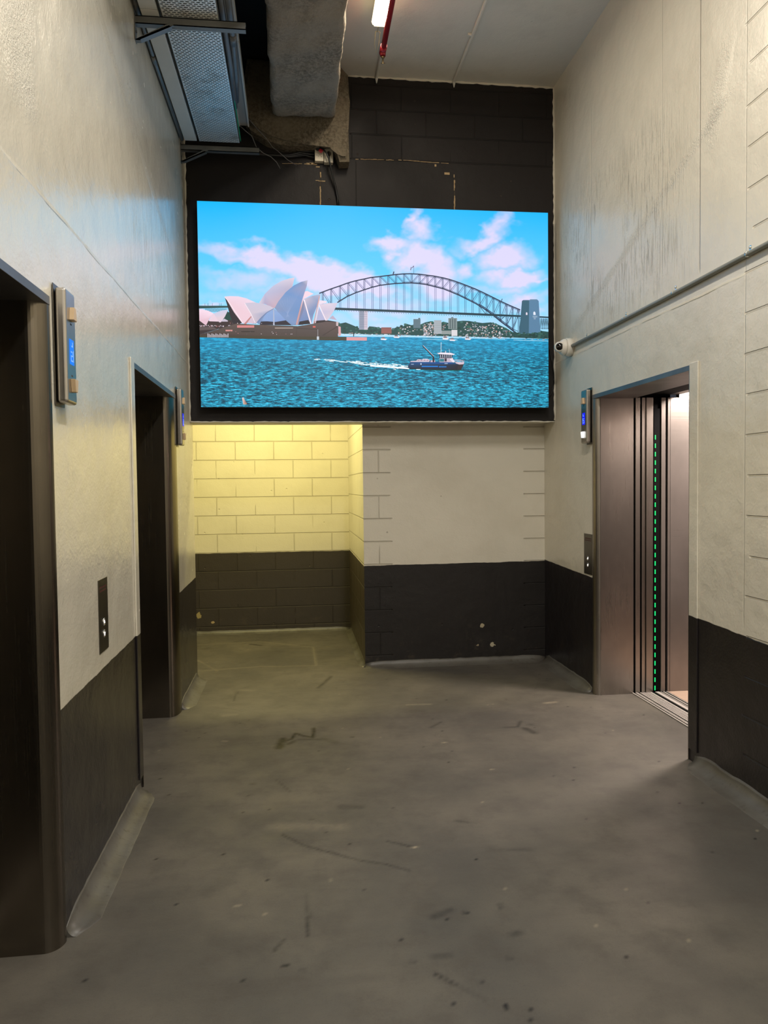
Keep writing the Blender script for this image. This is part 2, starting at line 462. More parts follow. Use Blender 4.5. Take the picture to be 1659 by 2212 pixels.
def make_floor():
    # fine grid where the camera looks, coarse sheets around it
    X = np.arange(-2.3, 2.45, 0.0135)
    Y = np.arange(1.15, 8.0, 0.0135)
    nx, ny = len(X), len(Y)
    GX, GY = np.meshgrid(X, Y)
    d = np.zeros_like(GX)
    for pts, w, s in MARKS:
        x0 = min(p[0] for p in pts) - w * 2; x1 = max(p[0] for p in pts) + w * 2
        y0 = min(p[1] for p in pts) - w * 2; y1 = max(p[1] for p in pts) + w * 2
        i0, i1 = np.searchsorted(X, (x0, x1)); j0, j1 = np.searchsorted(Y, (y0, y1))
        sx, sy = GX[j0:j1 + 1, i0:i1 + 1], GY[j0:j1 + 1, i0:i1 + 1]
        best = np.full_like(sx, 9.0)
        for (ax, ay), (bx, by) in zip(pts[:-1], pts[1:]):
            L2 = (bx - ax) ** 2 + (by - ay) ** 2 + 1e-9
            t = np.clip(((sx - ax) * (bx - ax) + (sy - ay) * (by - ay)) / L2, 0, 1)
            best = np.minimum(best, np.hypot(sx - ax - t * (bx - ax), sy - ay - t * (by - ay)))
        ww = max(w, 0.009)
        v = np.clip(1.2 - best / ww, 0, 1) * s * min(1, w / ww + 0.25)
        v *= 0.7 + 0.6 * rng.random(v.shape)
        blk = d[j0:j1 + 1, i0:i1 + 1]
        d[j0:j1 + 1, i0:i1 + 1] = np.where(np.abs(v) > np.abs(blk), v, blk)
    # loose specks
    for _ in range(240):
        i, j = rng.integers(0, nx), rng.integers(0, ny)
        d[j, i] = rng.choice([0.8, 0.9, 0.6, -0.9])
    # low undulation of the slab, the patched slab in the passage stands a little proud
    verts = np.stack([GX, GY, np.zeros_like(GX)], -1).reshape(-1, 3)
    n0 = len(verts)
    idx = np.arange(nx * ny).reshape(ny, nx)
    quads = np.stack([idx[:-1, :-1], idx[:-1, 1:], idx[1:, 1:], idx[1:, :-1]], -1).reshape(-1, 4)
    xa, xb, ya, yb = X[0], X[-1], Y[0], Y[-1]
    ex = np.array([(xa, -5, 0), (xb, -5, 0), (xb, ya, 0), (xa, ya, 0), (xb, -5, 0), (5, -5, 0), (5, 9, 0), (xb, 9, 0)], float)
    verts = np.concatenate([verts, ex])
    quads = np.concatenate([quads, [[n0, n0 + 1, n0 + 2, n0 + 3]]])
    me = bpy.data.meshes.new('floor')
    me.vertices.add(len(verts)); me.vertices.foreach_set('co', verts.astype(np.float32).ravel())
    me.loops.add(quads.size); me.loops.foreach_set('vertex_index', quads.astype(np.int32).ravel())
    me.polygons.add(len(quads)); me.polygons.foreach_set('loop_start', (np.arange(len(quads)) * 4).astype(np.int32))
    me.update(calc_edges=True)
    at = me.attributes.new('wear', 'FLOAT', 'POINT')
    at.data.foreach_set('value', np.concatenate([d.ravel(), np.zeros(len(ex))]).astype(np.float32))
    k = NB('worn_concrete')
    a = k.t.nodes.new('ShaderNodeAttribute'); a.attribute_name = 'wear'
    w = a.outputs['Fac']
    big = k.noise(1.3, 5, 0.6)
    mid = k.noise(5.5, 5, 0.65)
    streak = k.noise(1.0, 5, 0.6, k.scaled(2.2, 7.0, 1))
    fine = k.noise(120, 3, 0.7)
    c = k.mix(k.ramp(big, 0.3, 0.7), lin(73, 70, 65), lin(95, 90, 81))
    c = k.mix(k.mul(k.ramp(mid, 0.45, 0.7), 0.45), c, lin(66, 61, 55))
    c = k.mix(k.mul(k.ramp(streak, 0.5, 0.75), 0.40), c, lin(70, 65, 59))
    c = k.mix(k.mul(k.ramp(fine, 0.5, 0.75), 0.22), c, lin(48, 45, 40))
    c = k.mix(k.math('MULTIPLY', w, 1.15, clamp=True), c, lin(16, 14, 13))
    c = k.mix(k.math('MULTIPLY', w, -0.5, clamp=True), c, lin(150, 140, 118))
    grit = k.noise(340, 2, 0.6)
    c = k.mix(k.mul(k.ramp(grit, 0.55, 0.8), 0.35), c, lin(38, 35, 31))
    c = k.mix(k.mul(k.ramp(k.noise(260, 2, 0.6), 0.68, 0.8), 0.30), c, lin(140, 132, 118))
    k.set(c, k.add(k.mul(mid, 0.3), k.add(k.mul(streak, 0.15), 0.28)), 0.0, 0.45)
    k.bump(k.add(k.mul(fine, 0.0003), k.add(k.mul(mid, 0.0016), k.mul(big, 0.004))))
    me.materials.append(k.m)
    o = bpy.data.objects.new('floor', me)
    COL.objects.link(o)
    return struct(o)


floor = make_floor()

# ------------------------------------------------------------------ walls
T = 0.30


def side_wall(name, xf, s, holes, y_end, mat):
    """wall running along y with lift openings; s = direction into the wall"""
    b = MB()
    y = -4.5
    for (h0, h1, hz) in holes:
        b.box(xf, xf + s * T, y, h0, -0.05, ZC + 0.3)
        b.box(xf, xf + s * T, h0, h1, hz, ZC + 0.3)
        y = h1
    b.box(xf, xf + s * T, y, y_end, -0.05, ZC + 0.3)
    return b


bl = side_wall('wall_left', XL, -1, [(1.25, 2.565, 2.15), (3.845, 5.148, 2.152)], 6.02, None)
bl.box(XL, XL + 0.008, 3.765, 3.845, 0.066, 2.165, bev=0.003)          # smoothed strip beside the far lift
wl = struct(bl.build('wall_left', m_left))
br = side_wall('wall_right', XR, 1, [(3.785, 5.098, 2.152)], YB + 0.4, None)
br.box(XR, XR - 0.008, 3.70, 3.785, 0.066, 2.160, bev=0.003)
wr = struct(br.build('wall_right', m_right))

# wall with the screen: black face, cream underside
b = MB()
b.box(XL - 0.3, XR + 0.02, YU, YB + 0.02, ZB, ZC + 0.3)
for f in b.bm.faces:
    n = f.normal
    f.material_index = 0
bmesh.ops.recalc_face_normals(b.bm, faces=b.bm.faces)
for f in b.bm.faces:
    if f.normal.z < -0.5 or f.normal.y > 0.5: f.material_index = 1
struct(b.build('wall_upper_back', [m_upper, m_cream]))
b = MB()
b.box(0.57, XR + 0.25, YB, YR + 0.3, -0.05, ZB + 0.9)
bmesh.ops.recalc_face_normals(b.bm, faces=b.bm.faces)
for f in b.bm.faces:
    if f.normal.x < -0.5: f.material_index = 1
struct(b.build('wall_lower_back', [m_low, m_pass_side]))
struct(MB().box(-2.5, 0.60, YR, YR + 0.25, -0.05, 3.1).build('wall_passage_back', m_pass))
struct(MB().box(-2.5, -2.25, 5.8, YR, -0.05, 3.1).build('wall_passage_left', m_pass_side))
struct(MB().box(-2.5, XL - T, 5.82, 6.02, -0.05, 3.1).build('wall_passage_front', m_pass))
struct(MB().box(-2.5, 0.60, YB, YR + 0.2, 2.95, 3.1).build('ceiling_passage', m_cream))
struct(MB().box(XL - 0.3, XR + 0.3, -4.7, -4.5, -0.05, ZC + 0.3).build('wall_front', m_cream))
# ceiling: painted slab on the right, service zone on the left coloured black for lack of light
b = MB()
b.box(0.20, XR + 0.3, -4.6, YU + 0.1, ZC, ZC + 0.25, 0)
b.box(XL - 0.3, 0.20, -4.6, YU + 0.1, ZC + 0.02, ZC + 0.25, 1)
struct(b.build('ceiling', [m_ceil, m_void]))


# lumpy paint bead along wall / ceiling joints
def bead(pts, r, mat, name):
    P = []
    for a, c in zip(pts[:-1], pts[1:]):
        a, c = Vector(a), Vector(c)
        n = max(2, int((c - a).length / 0.03))
        for i in range(n): P.append(a.lerp(c, i / n))
    P.append(Vector(pts[-1]))
    R = [r * random.uniform(0.6, 1.3) for _ in P]
    P = [p + Vector((random.uniform(-1, 1), random.uniform(-1, 1), random.uniform(-1, 1))) * r * 0.25 for p in P]
    return struct(MB().tube(P, R, 7).build(name, mat))


bead([(0.47, YU, ZC), (XR, YU, ZC - 0.005)], 0.011, m_cream, 'trim_1')
bead([(XR, YU, ZC), (XR, YU - 0.005, ZB + 0.01)], 0.009, m_cream, 'trim_2')
bead([(XL, YU, 2.03), (XL, YU, 4.7)], 0.008, m_cream, 'trim_3')
bead([(XL, YU + 0.002, ZB), (XR, YU + 0.002, ZB)], 0.006, m_cream, 'trim_4')


# concrete coves at the foot of the walls
def cove_mat():
    k = NB('cove_cement')
    c = k.mix(k.ramp(k.noise(5, 4, 0.6), 0.3, 0.7), lin(92, 90, 84), lin(74, 70, 63))
    c = k.mix(k.mul(k.ramp(k.noise(30, 3), 0.6, 0.7), 0.5), c, lin(60, 54, 46))
    k.set(c, 0.42)
    k.bump(k.add(k.mul(k.noise(60, 3), 0.0006), k.mul(k.noise(7, 3), 0.004)))
    return k.m


m_cove = cove_mat()


def cove(p0, p1, inward, w=0.085, h=0.062, name='trim_5'):
    """concave strip from p0 to p1 (xy at the wall face), inward = direction into the room"""
    p0, p1, n = Vector((*p0, 0)), Vector((*p1, 0)), Vector((*inward, 0))
    L = (p1 - p0).length
    N = max(2, int(L / 0.05))
    bm = bmesh.new()
    rows = []
    for i in range(N + 1):
        c = p0.lerp(p1, i / N)
        j = random.uniform(-1, 1)
        prof = []
        ww, hh = w * (1 + 0.025 * j), h * (1 + 0.06 * random.uniform(-1, 1))
        tp = min(1.0, 0.35 + min(i, N - i) * L / N / 0.14)      # feathered out at both ends
        ww, hh = ww * tp, hh * (0.4 + 0.6 * tp)
        pts = []
        for t in range(8):
            a = math.pi / 2 * t / 7
            u = ww * (1 - math.cos(a))       # 0 at the wall -> ww on the floor
            v = hh * (1 - math.sin(a))
            pts.append(c + n * u + Vector((0, 0, v + 0.001)))
        pts.append(c + n * (ww + 0.012) + Vector((0, 0, -0.004)))
        pts.append(c - n * 0.005 + Vector((0, 0, -0.004)))
        rows.append([bm.verts.new(p) for p in pts])
    m = len(rows[0])
    for i in range(N):
        for k in range(m):
            f = bm.faces.new((rows[i][k], rows[i][(k + 1) % m], rows[i + 1][(k + 1) % m], rows[i + 1][k]))
            f.smooth = k < 7
    bm.faces.new(rows[0]); bm.faces.new(rows[-1][::-1])
    b = MB(); b.bm.free(); b.bm = bm
    return struct(b.build(name, m_cove))


cove((XL, 2.575), (XL, 3.80), (1, 0), name='trim_5')
cove((XL, 5.16), (XL, 6.02), (1, 0), name='trim_6')
cove((XL, -3), (XL, 1.24), (1, 0), name='trim_7')
cove((XR, -3), (XR, 3.73), (-1, 0), w=0.095, h=0.070, name='trim_8')
cove((XR, 5.12), (XR, YB), (-1, 0), name='trim_9')
cove((0.57, YB), (XR, YB), (0, -1), w=0.07, h=0.05, name='trim_10')
cove((0.57, YB), (0.57, YR), (-1, 0), w=0.05, h=0.04, name='trim_11')
cove((-2.2, YR), (0.57, YR), (0, -1), w=0.05, h=0.035, name='trim_12')


# ------------------------------------------------------------------ rough sprayed beam and its haunch
def spray_mat(name, c0, c1):
    k = NB(name)
    n = k.noise(45, 4, 0.7)
    g = k.noise(3, 4, 0.6)
    k.set(k.mix(k.ramp(g, 0.3, 0.7), k.mix(k.ramp(n, 0.35, 0.65), c1, c0), c0), 0.85, 0, 0.2)
    k.bump(k.add(k.mul(n, 0.011), k.mul(g, 0.02)))
    return k.m


m_spray = spray_mat('sprayed_fireproofing', lin(152, 140, 124), lin(108, 99, 86))
m_haunch = spray_mat('rough_haunch_cement', lin(118, 108, 92), lin(72, 65, 53))


def make_beam():
    bm = bmesh.new()
    x0, x1, zb, r = -0.118, 0.350, 4.275, 0.035
    prof = [(x0, ZC + 0.05), (x0, zb + r)]
    for t in range(1, 6):
        a = math.pi / 2 * t / 6
        prof.append((x0 + r * (1 - math.cos(a)), zb + r - r * math.sin(a)))
    N = 26
    for i in range(N + 1):
        prof.append((x0 + r + (x1 - x0 - 2 * r) * i / N, zb))
    for t in range(1, 7):
        a = math.pi / 2 * t / 6
        prof.append((x1 - r + r * math.sin(a), zb + r - r * math.cos(a)))
    prof.append((x1, ZC + 0.05))
    ys = [(-4.0, 0), (0, 0), (2.5, 0)] + [(2.5 + 0.03 * i, 0) for i in range(1, 100)]
    ys = [y for y in ys if y[0] < 5.50] + [(5.50 + 0.02 * i, 0.05 * (i / 12) ** 3) for i in range(13)]
    rows = []
    for y, lift in ys:
        row = []
        for x, z in prof:
            j = (math.sin(x * 37 + y * 11) + math.sin(y * 23 + x * 9)) * 0.004 + random.uniform(-0.003, 0.003)
            row.append(bm.verts.new((x + j, y, max(z, min(z + lift, ZC)) + (j if z < ZC else 0))))
        rows.append(row)
    for a, c in zip(rows[:-1], rows[1:]):
        for i in range(len(a) - 1):
            f = bm.faces.new((a[i], a[i + 1], c[i + 1], c[i]))
            f.smooth = True
    bm.faces.new(rows[-1][::-1])
    b = MB(); b.bm.free(); b.bm = bm
    return b


struct(make_beam().build('trim_13', m_spray))
# haunch in which the beam lands on the wall
b = MB()
hp = [(-0.36, 4.40), (-0.33, 4.30), (-0.285, 4.215), (-0.168, 4.146), (-0.048, 4.112), (0.125, 4.113), (0.325, 4.132), (0.348, 4.10), (0.368, 4.05), (0.385, 4.005), (0.46, 4.01), (0.455, 4.25), (0.468, 4.45), (0.458, 4.66), (0.40, 4.72), (-0.30, 4.74)]
b.prism(hp, 1, 5.735, YU + 0.02)
bmesh.ops.bevel(b.bm, geom=[e for e in b.bm.edges if abs(e.verts[0].co.y - 5.735) < 1e-4 and abs(e.verts[1].co.y - 5.735) < 1e-4], offset=0.03, segments=3, affect='EDGES')
struct(b.build('trim_14', m_haunch))

# ------------------------------------------------------------------ metals
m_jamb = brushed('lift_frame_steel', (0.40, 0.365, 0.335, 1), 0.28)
m_jamb_shaded = brushed('shaded_lift_steel', (0.20, 0.175, 0.14, 1), 0.24)  # frame steel again, coloured darker for the dark reflections on the left
m_car = brushed('lift_car_steel', (0.25, 0.222, 0.205, 1), 0.30, vertical=False)
m_car.node_tree.nodes['Principled BSDF'].inputs['Metallic'].default_value = 0.72
m_lint = brushed('lintel_edge_steel', (0.30, 0.295, 0.30, 1), 0.45)
m_black = simple('black_and_gap_shade', (0.0006, 0.0006, 0.0006, 1), 0.8, spec=0.1)  # near-black; in the gaps of the open lift it stands for shade
m_galv = simple('galvanised_steel', (0.28, 0.28, 0.27, 1), 0.5, 0.7, nscale=30, namt=0.0004, var=0.45)
m_alu = simple('sill_aluminium', (0.50, 0.465, 0.43, 1), 0.45, 0.3)


def lift(side, y0, y1, label, opened, JT=0.055):
    """one lift: frame, lintel, sill and doors; side +1 right wall, -1 left wall"""
    xf = XR if side > 0 else XL
    s = side
    X = lambda d: xf + s * d
    root = thing('elevator', label, 'elevator', (xf, (y0 + y1) / 2, 0))
    # far jamb with a rounded nose
    R = 0.040 if side > 0 else 0.058
    H = 2.122
    th = JT
    D = 0.278
    def jamb(yc, dirn, th, nose):
        # outline in (x, y): dirn=+1 far jamb (clear side faces -y)
        p = [(X(D), yc), (X(D), yc + dirn * th)]
        for t in range(11):
            a = math.pi / 2 * t / 10
            p.append((X(-0.006 + nose - nose * math.cos(a)), yc + dirn * (th - th * 0.999 * math.sin(a))))
        bb = MB()
        bb.prism(p, 2, 0.0, H)
        for f in bb.bm.faces:
            if abs(f.normal.z) < 0.5: pass
        o = bb.build('jamb', m_jamb if opened else m_jamb_shaded, root)
        return o
    jamb(y1, 1, th, R)
    jamb(y0, -1, 0.012, 0.006)
    MB().box(X(-0.007), X(D), y0 - 0.012, y1 + th, H, 2.151, bev=0.001).build('lintel', [m_lint if True else m_jamb], root)
    # sill
    sb = MB()
    for a, c in ((0.271, 0.279), (0.293, 0.299), (0.304, 0.310), (0.326, 0.334), (0.340, 0.346), (0.352, 0.358), (0.364, 0.370), (0.376, 0.384), (0.390, 0.396), (0.402, 0.414)):
        sb.box(X(a), X(c), y0, y1, 0.0012, 0.008)
    sb.box(X(0.272), X(0.445), y0, y1, -0.01, 0.0012, 1)
    sb.build('door_sill', [m_alu, m_black], root)
    if not opened:
        ym = (y0 + y1) / 2
        MB().box(X(0.300), X(0.325), y0 - 0.05, ym - 0.002, 0.008, 2.16).build('door_panel', m_jamb_shaded, root)
        MB().box(X(0.300), X(0.325), ym + 0.002, y1 + 0.06, 0.008, 2.16).build('door_panel', m_jamb_shaded, root)
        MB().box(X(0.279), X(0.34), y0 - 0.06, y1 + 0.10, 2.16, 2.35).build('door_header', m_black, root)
        
        return root
    # --- open lift: recess, doors slid aside, light curtain, car
    MB().box(X(0.272), X(0.56), y1 + 0.012, y1 + 0.30, 0.0, 2.5).box(X(0.272), X(0.56), y0 - 0.30, y0 - 0.012, 0.0, 2.5).box(X(0.279), X(0.545), y0 - 0.2, y1 + 0.2, 2.150, 2.55).build('shaft_gap_shade', m_black, root)  # black boxes standing for the unlit gaps around the open doors
    for nm, a, c, yy, mt in (('door_panel', 0.292, 0.327, y1 - 0.002, m_jamb), ('door_panel', 0.341, 0.368, y1 + 0.001, m_jamb), ('door_edge_trim', 0.370, 0.421, y1 - 0.010, m_jamb),
                             ('car_door_panel', 0.484, 0.517, y1 - 0.006, m_car), ('car_front_return', 0.534, 0.552, y1 - 0.004, m_car)):
        MB().box(X(a), X(c), yy, y1 + 0.05, 0.008, 2.128, bev=0.002).build(nm, mt, root)
    for nm, a, c in (('door_panel', 0.292, 0.327), ('car_door_panel', 0.484, 0.517)):
        MB().box(X(a), X(c), y0 - 0.05, y0 - 0.004, 0.008, 2.128, bev=0.002).build(nm, m_jamb, root)
    hs = MB().box(X(0.432), X(0.476), y1 + 0.000, y1 + 0.03, 0.02, 2.05).build('light_curtain', m_black, root)
    n = 31
    led = emit('green_led', lin(20, 255, 120), 1.6)
    zs = np.linspace(1.845, 0.035, n)
    for zz in zs:
        MB().box(X(0.438), X(0.444), y1 - 0.004, y1 + 0.001, zz - 0.016, zz + 0.016, bev=0.0015).build('green_light', led, hs)
    cs = MB()
    for a, c in ((0.445, 0.474), (0.482, 0.488), (0.502, 0.512), (0.528, 0.534)):
        cs.box(X(a), X(c), y0, y1 + 0.004, 0.0005, 0.007)
    cs.box(X(0.445), X(0.54), y0, y1, -0.01, 0.0012, 1)
    cs.build('car_sill', [m_alu, m_black], root)
    cf = NB('lift_floor_tile')
    cf.set(cf.mix(cf.noise(1.0, 4, 0.6, cf.scaled(8, 60, 1)), lin(190, 165, 145), lin(150, 130, 115)), 0.3)
    MB().box(X(0.54), X(1.95), y0 - 0.20, y1 + 0.0, -0.02, 0.006).build('car_floor', cf.m, root)
    MB().box(X(0.554), X(1.95), y1 - 0.004, y1 + 0.04, 0.008, 2.128).build('car_wall', m_car, root)
    MB().box(X(1.90), X(1.95), y0 - 0.25, y1, 0.0, 2.4).build('car_wall', m_car, root)
    MB().box(X(0.52), X(1.95), y0 - 0.25, y0 - 0.2, 0.0, 2.4).build('car_wall', m_car, root)
    MB().box(X(0.545), X(0.62), y0 - 0.2, y1 + 0.02, 2.150, 2.40).box(X(0.62), X(1.95), y1 - 0.004, y1 + 0.04, 2.128, 2.40).build('car_transom', m_car, root)
    MB().box(X(0.55), X(1.95), y0 - 0.2, y1 + 0.02, 2.38, 2.42).build('car_ceiling', m_car, root)
    MB().box(X(0.76), X(1.28), 4.25, 4.67, 2.376, 2.381).build('car_light', emit('lift_light', (1, 0.84, 0.72, 1), 6.0), root)
    return root


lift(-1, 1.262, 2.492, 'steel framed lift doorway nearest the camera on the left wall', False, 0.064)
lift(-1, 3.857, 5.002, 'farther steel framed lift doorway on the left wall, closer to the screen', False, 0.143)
lift(1, 3.797, 5.043, 'open steel lift on the right wall with a column of green lights', True)


# ------------------------------------------------------------------ floor indicators and call plates
m_hous = brushed('indicator_steel', (0.50, 0.47, 0.43, 1), 0.32)
m_plate = brushed('call_plate_steel', (0.17, 0.155, 0.13, 1), 0.34)
m_lens = simple('beige_lens_plastic', lin(205, 178, 140), 0.4)
m_lensw = emit('lit_white_lens', (1, 1, 1, 1), 1.6)
m_lcdR = emit('blue_display', lin(10, 20, 245), 1.1)
m_lcdL = emit('azure_display', lin(0, 125, 250), 1.0)
m_lcdT = emit('display_characters', lin(120, 170, 255), 1.2)
m_ink = simple('small_dark_print', lin(60, 58, 56), 0.6)
m_chrome = simple('chrome_ring', (0.85, 0.85, 0.85, 1), 0.12, 1.0)
m_btn = emit('lit_button_arrow', (1, 0.97, 0.92, 1), 1.1)
m_red_ink = simple('red_print', lin(74, 26, 22), 0.6)


def indicator(side, y0, y1, label, lcd, lit):
    xf = XR if side > 0 else XL
    X = lambda d: xf - side * d
    root = thing('floor_indicator', label, 'lift indicator', (xf, (y0 + y1) / 2, 1.8))
    z0, z1 = 1.812, 2.195
    yc = (y0 + y1) / 2
    MB().box(X(0.003), X(0.006), y0 - 0.006, y1 - 0.02, z0 - 0.010, z1 + 0.012).build('back_plate', m_plate, root)
    MB().box(X(0.0075), X(0.043), y0, y1, z0, z1, bev=0.010, seg=4).build('housing', m_hous, root)
    MB().box(X(0.004), X(0.011), y0 + 0.012, y1 - 0.012, z0 + 0.012, z1 - 0.012).build('gasket', m_black, root)
    d = MB().box(X(0.0425), X(0.0445), yc - 0.024, yc + 0.022, 1.945, 2.030).build('display', lcd, root)
    t = MB()
    for a, c, e, f in ((-0.006, 0.010, 2.005, 2.010), (0.004, 0.010, 2.010, 2.022), (-0.014, -0.002, 1.985, 1.990), (-0.014, 0.008, 1.972, 1.976), (0.006, 0.010, 1.976, 1.990), (-0.014, -0.010, 1.960, 1.972), (-0.014, 0.008, 1.955, 1.960), (0.012, 0.016, 1.955, 1.995)):
        t.box(X(0.0444), X(0.0449), yc + a, yc + c, e, f)
    t.build('characters', m_lcdT, d)
    for zz, up_, l in ((2.116, True, False), (1.873, False, lit)):
        h = 0.022
        a, c = (0.011, 0.021) if up_ else (0.021, 0.011)   # half widths at top, bottom
        bb = MB()
        lo = [(yc - c, zz - h), (yc + c, zz - h), (yc + a, zz + h), (yc - a, zz + h)]
        bb.prism(lo, 0, X(0.042), X(0.058))
        bmesh.ops.bevel(bb.bm, geom=list(bb.bm.edges), offset=0.0015, segments=2, affect='EDGES')
        bb.build('direction_lens', m_lensw if l else m_lens, root)
        zt = zz - h - 0.012 if up_ else zz + h + 0.012
        MB().box(X(0.0428), X(0.0433), yc - 0.010, yc + 0.008, zt - 0.003, zt + 0.003).build('small_print', m_ink, root)
    return root


indicator(-1, 2.602, 2.712, 'steel floor indicator with azure display beside the nearest left lift', m_lcdL, False)
indicator(-1, 5.165, 5.272, 'steel floor indicator beside the far left lift, near the screen', m_lcdR, False)
indicator(1, 5.112, 5.218, 'steel floor indicator with a lit white lens beside the open right lift', m_lcdR, True)


def call_plate(side, y0, y1, label, z0=0.853, z1=1.152):
    xf = XR if side > 0 else XL
    X = lambda d: xf - side * d
    root = thing('call_button_plate', label, 'call button plate', (xf, (y0 + y1) / 2, z0))
    yc = (y0 + y1) / 2
    MB().box(X(0.0), X(0.003), y0, y1, z0, z1, bev=0.0008).build('plate', m_plate, root)
    for zz in (0.973, 0.925):
        bt = MB().lathe([(0.002, 0.0165), (0.0055, 0.0165), (0.0065, 0.0145), (0.005, 0.0125), (0.004, 0.0)], (xf, yc, zz), (-side, 0, 0), 24).build('button', m_chrome, root)
        k = 1 if zz > 0.95 else -1
        tri = [(yc - 0.008, zz - 0.005 * k), (yc + 0.008, zz - 0.005 * k), (yc, zz + 0.009 * k)]
        MB().prism(tri, 0, X(0.004), X(0.0068)).build('arrow', m_btn, bt)
    # red notice: two rows of lettering too worn to read
    r = MB()
    for zr in (1.118, 1.104):
        yy = y0 + 0.018
        while yy < y1 - 0.022:
            w = random.choice((0.003, 0.005, 0.006))
            r.box(X(0.0030), X(0.0033), yy, yy + w, zr - random.uniform(0.002, 0.004), zr + 0.004)
            yy += w + 0.0025
    r.build('faded_notice', m_red_ink, root)
    return root


call_plate(-1, 3.082, 3.226, 'dark steel call plate with two round buttons on the left wall')
call_plate(1, 5.113, 5.262, 'dark steel call plate with two round buttons beside the open right lift', 0.856)

# ------------------------------------------------------------------ turret camera and conduit
m_white = simple('camera_white_plastic', lin(226, 222, 212), 0.35)
m_gloss = simple('glossy_black_glass', lin(3, 3, 4), 0.06)
m_pipe = simple('grey_pvc_conduit', lin(128, 130, 122), 0.4)
m_zinc = simple('bright_zinc', (0.75, 0.78, 0.76, 1), 0.25, 1.0)
cy, cz = 5.512, 2.566
rc = thing('security_camera', 'white turret security camera with black lens on the right wall beside the screen', 'security camera', (XR, cy, cz))
MB().lathe([(0.0, 0.070), (0.048, 0.068), (0.050, 0.066)], (XR, cy, cz), (-1, 0, 0), 36).build('junction_base', m_white, rc)
MB().lathe([(0.050, 0.062), (0.058, 0.064), (0.066, 0.062), (0.086, 0.050), (0.094, 0.036), (0.095, 0.0)], (XR, cy, cz), (-1, 0, 0), 36).build('collar', m_white, rc)
ball_c = Vector((XR - 0.098, cy - 0.012, cz))
look = Vector((-0.36, -0.93, -0.05)).normalized()
prof = [(-0.040 * math.cos(a), 0.040 * math.sin(a)) for a in [math.pi * i / 16 for i in range(0, 13)]]
prof = [(-0.041, 0.0)] + [(-0.041 * math.cos(math.pi * i / 20), 0.041 * math.sin(math.pi * i / 20)) for i in range(1, 15)] + [(0.0255, 0.028)]
MB().lathe(prof, ball_c, look, 32).build('eyeball', m_white, rc)
MB().lathe([(0.020, 0.0285), (0.0265, 0.0275), (0.031, 0.018), (0.033, 0.0)], ball_c, look, 32).build('lens_window', m_gloss, rc)
cd = thing('conduit', 'thin grey conduit running from the security camera along the right wall', 'conduit', (XR, 4.5, 2.57))
MB().tube([(XR - 0.018, 5.462, 2.566), (XR - 0.017, 5.0, 2.567), (XR - 0.014, 4.0, 2.571), (XR - 0.014, 3.0, 2.582), (XR - 0.014, 1.0, 2.590)], 0.0125, 14).build('pipe', m_pipe, cd)
for yy in (5.20, 4.56, 3.94, 3.26, 2.5):
    zz = 2.5675 + (5.2 - yy) * 0.0065
    sb = MB()
    sb.tube([(XR - 0.014, yy - 0.008, zz), (XR - 0.014, yy + 0.008, zz)], 0.0142, 14)
    sb.box(XR - 0.003, XR, yy - 0.008, yy + 0.008, zz, zz + 0.040)
    sb.lathe([(0, 0.006), (0.004, 0.005), (0.005, 0.0)], (XR - 0.003, yy, zz + 0.030), (-1, 0, 0), 12)
    sb.build('saddle_clip', m_zinc, cd)

# ------------------------------------------------------------------ ceiling lamp, sprinkler, ceiling conduits
lm = thing('batten_light', 'lit fluorescent batten light under the ceiling above the screen wall', 'ceiling light', (0.62, 4.4, ZC))
MB().box(0.578, 0.672, 3.82, 5.08, 4.655, ZC, bev=0.006).build('lamp_body', simple('lamp_body_enamel', lin(215, 205, 180), 0.4), lm)
b = MB()
P = [(3.76, 0.0), (4.93, 0.0)]
y0_, y1_ = 3.84, 5.090
g = bmesh.ops.create_cube(b.bm, size=1.0)
for v in g['verts']:
    t = v.co.y > 0
    top = v.co.z > 0
    v.co = Vector((0.6225 + (1 if v.co.x > 0 else -1) * (0.058 if top else 0.050), (y1_ if top else y1_ - 0.035) if t else y0_, 4.655 if top else 4.600))
bmesh.ops.bevel(b.bm, geom=list(b.bm.edges), offset=0.012, segments=3, affect='EDGES')
b.build('diffuser', emit('lamp_diffuser', (1.0, 0.80, 0.48, 1), 3.2), lm)
MB().box(0.602, 0.647, 3.90, 5.00, 4.594, 4.6005, bev=0.002).build('tube_glow', emit('fluorescent_tube', (1.0, 0.95, 0.82, 1), 9.0), lm)
# small hook rod beyond the lamp
MB().tube([(0.622, 5.075, 4.66), (0.622, 5.20, 4.66)], 0.004, 8).tube([(0.608, 5.20, 4.66), (0.640, 5.20, 4.66), (0.640, 5.29, 4.63), (0.628, 5.35, 4.60), (0.610, 5.29, 4.63), (0.608, 5.20, 4.66)], 0.003, 6).build('suspension_rod', simple('rod_enamel', lin(220, 205, 170), 0.4), lm)

m_red = simple('red_pipe_paint', lin(150, 24, 34), 0.35)
sp = thing('sprinkler_pipe', 'dark red sprinkler pipe with a brass head crossing below the ceiling light', 'sprinkler pipe', (0.65, 5.0, 4.48))
MB().tube([(0.630, 1.0, 4.48), (0.640, 4.4, 4.48), (0.646, 5.08, 4.48)], 0.0185, 16).tube([(0.646, 5.05, 4.48), (0.646, 5.135, 4.48)], 0.023, 16).tube([(0.646, 5.110, 4.485), (0.646, 5.110, 4.445)], 0.019, 14).build('pipe', m_red, sp)
MB().lathe([(0.0, 0.013), (0.014, 0.011), (0.017, 0.005), (0.040, 0.004), (0.042, 0.015), (0.045, 0.015)], (0.646, 5.110, 4.447), (0.1, 0.7, -1), 16).build('sprinkler_head', simple('aged_brass', lin(120, 104, 74), 0.4, 0.8), sp)

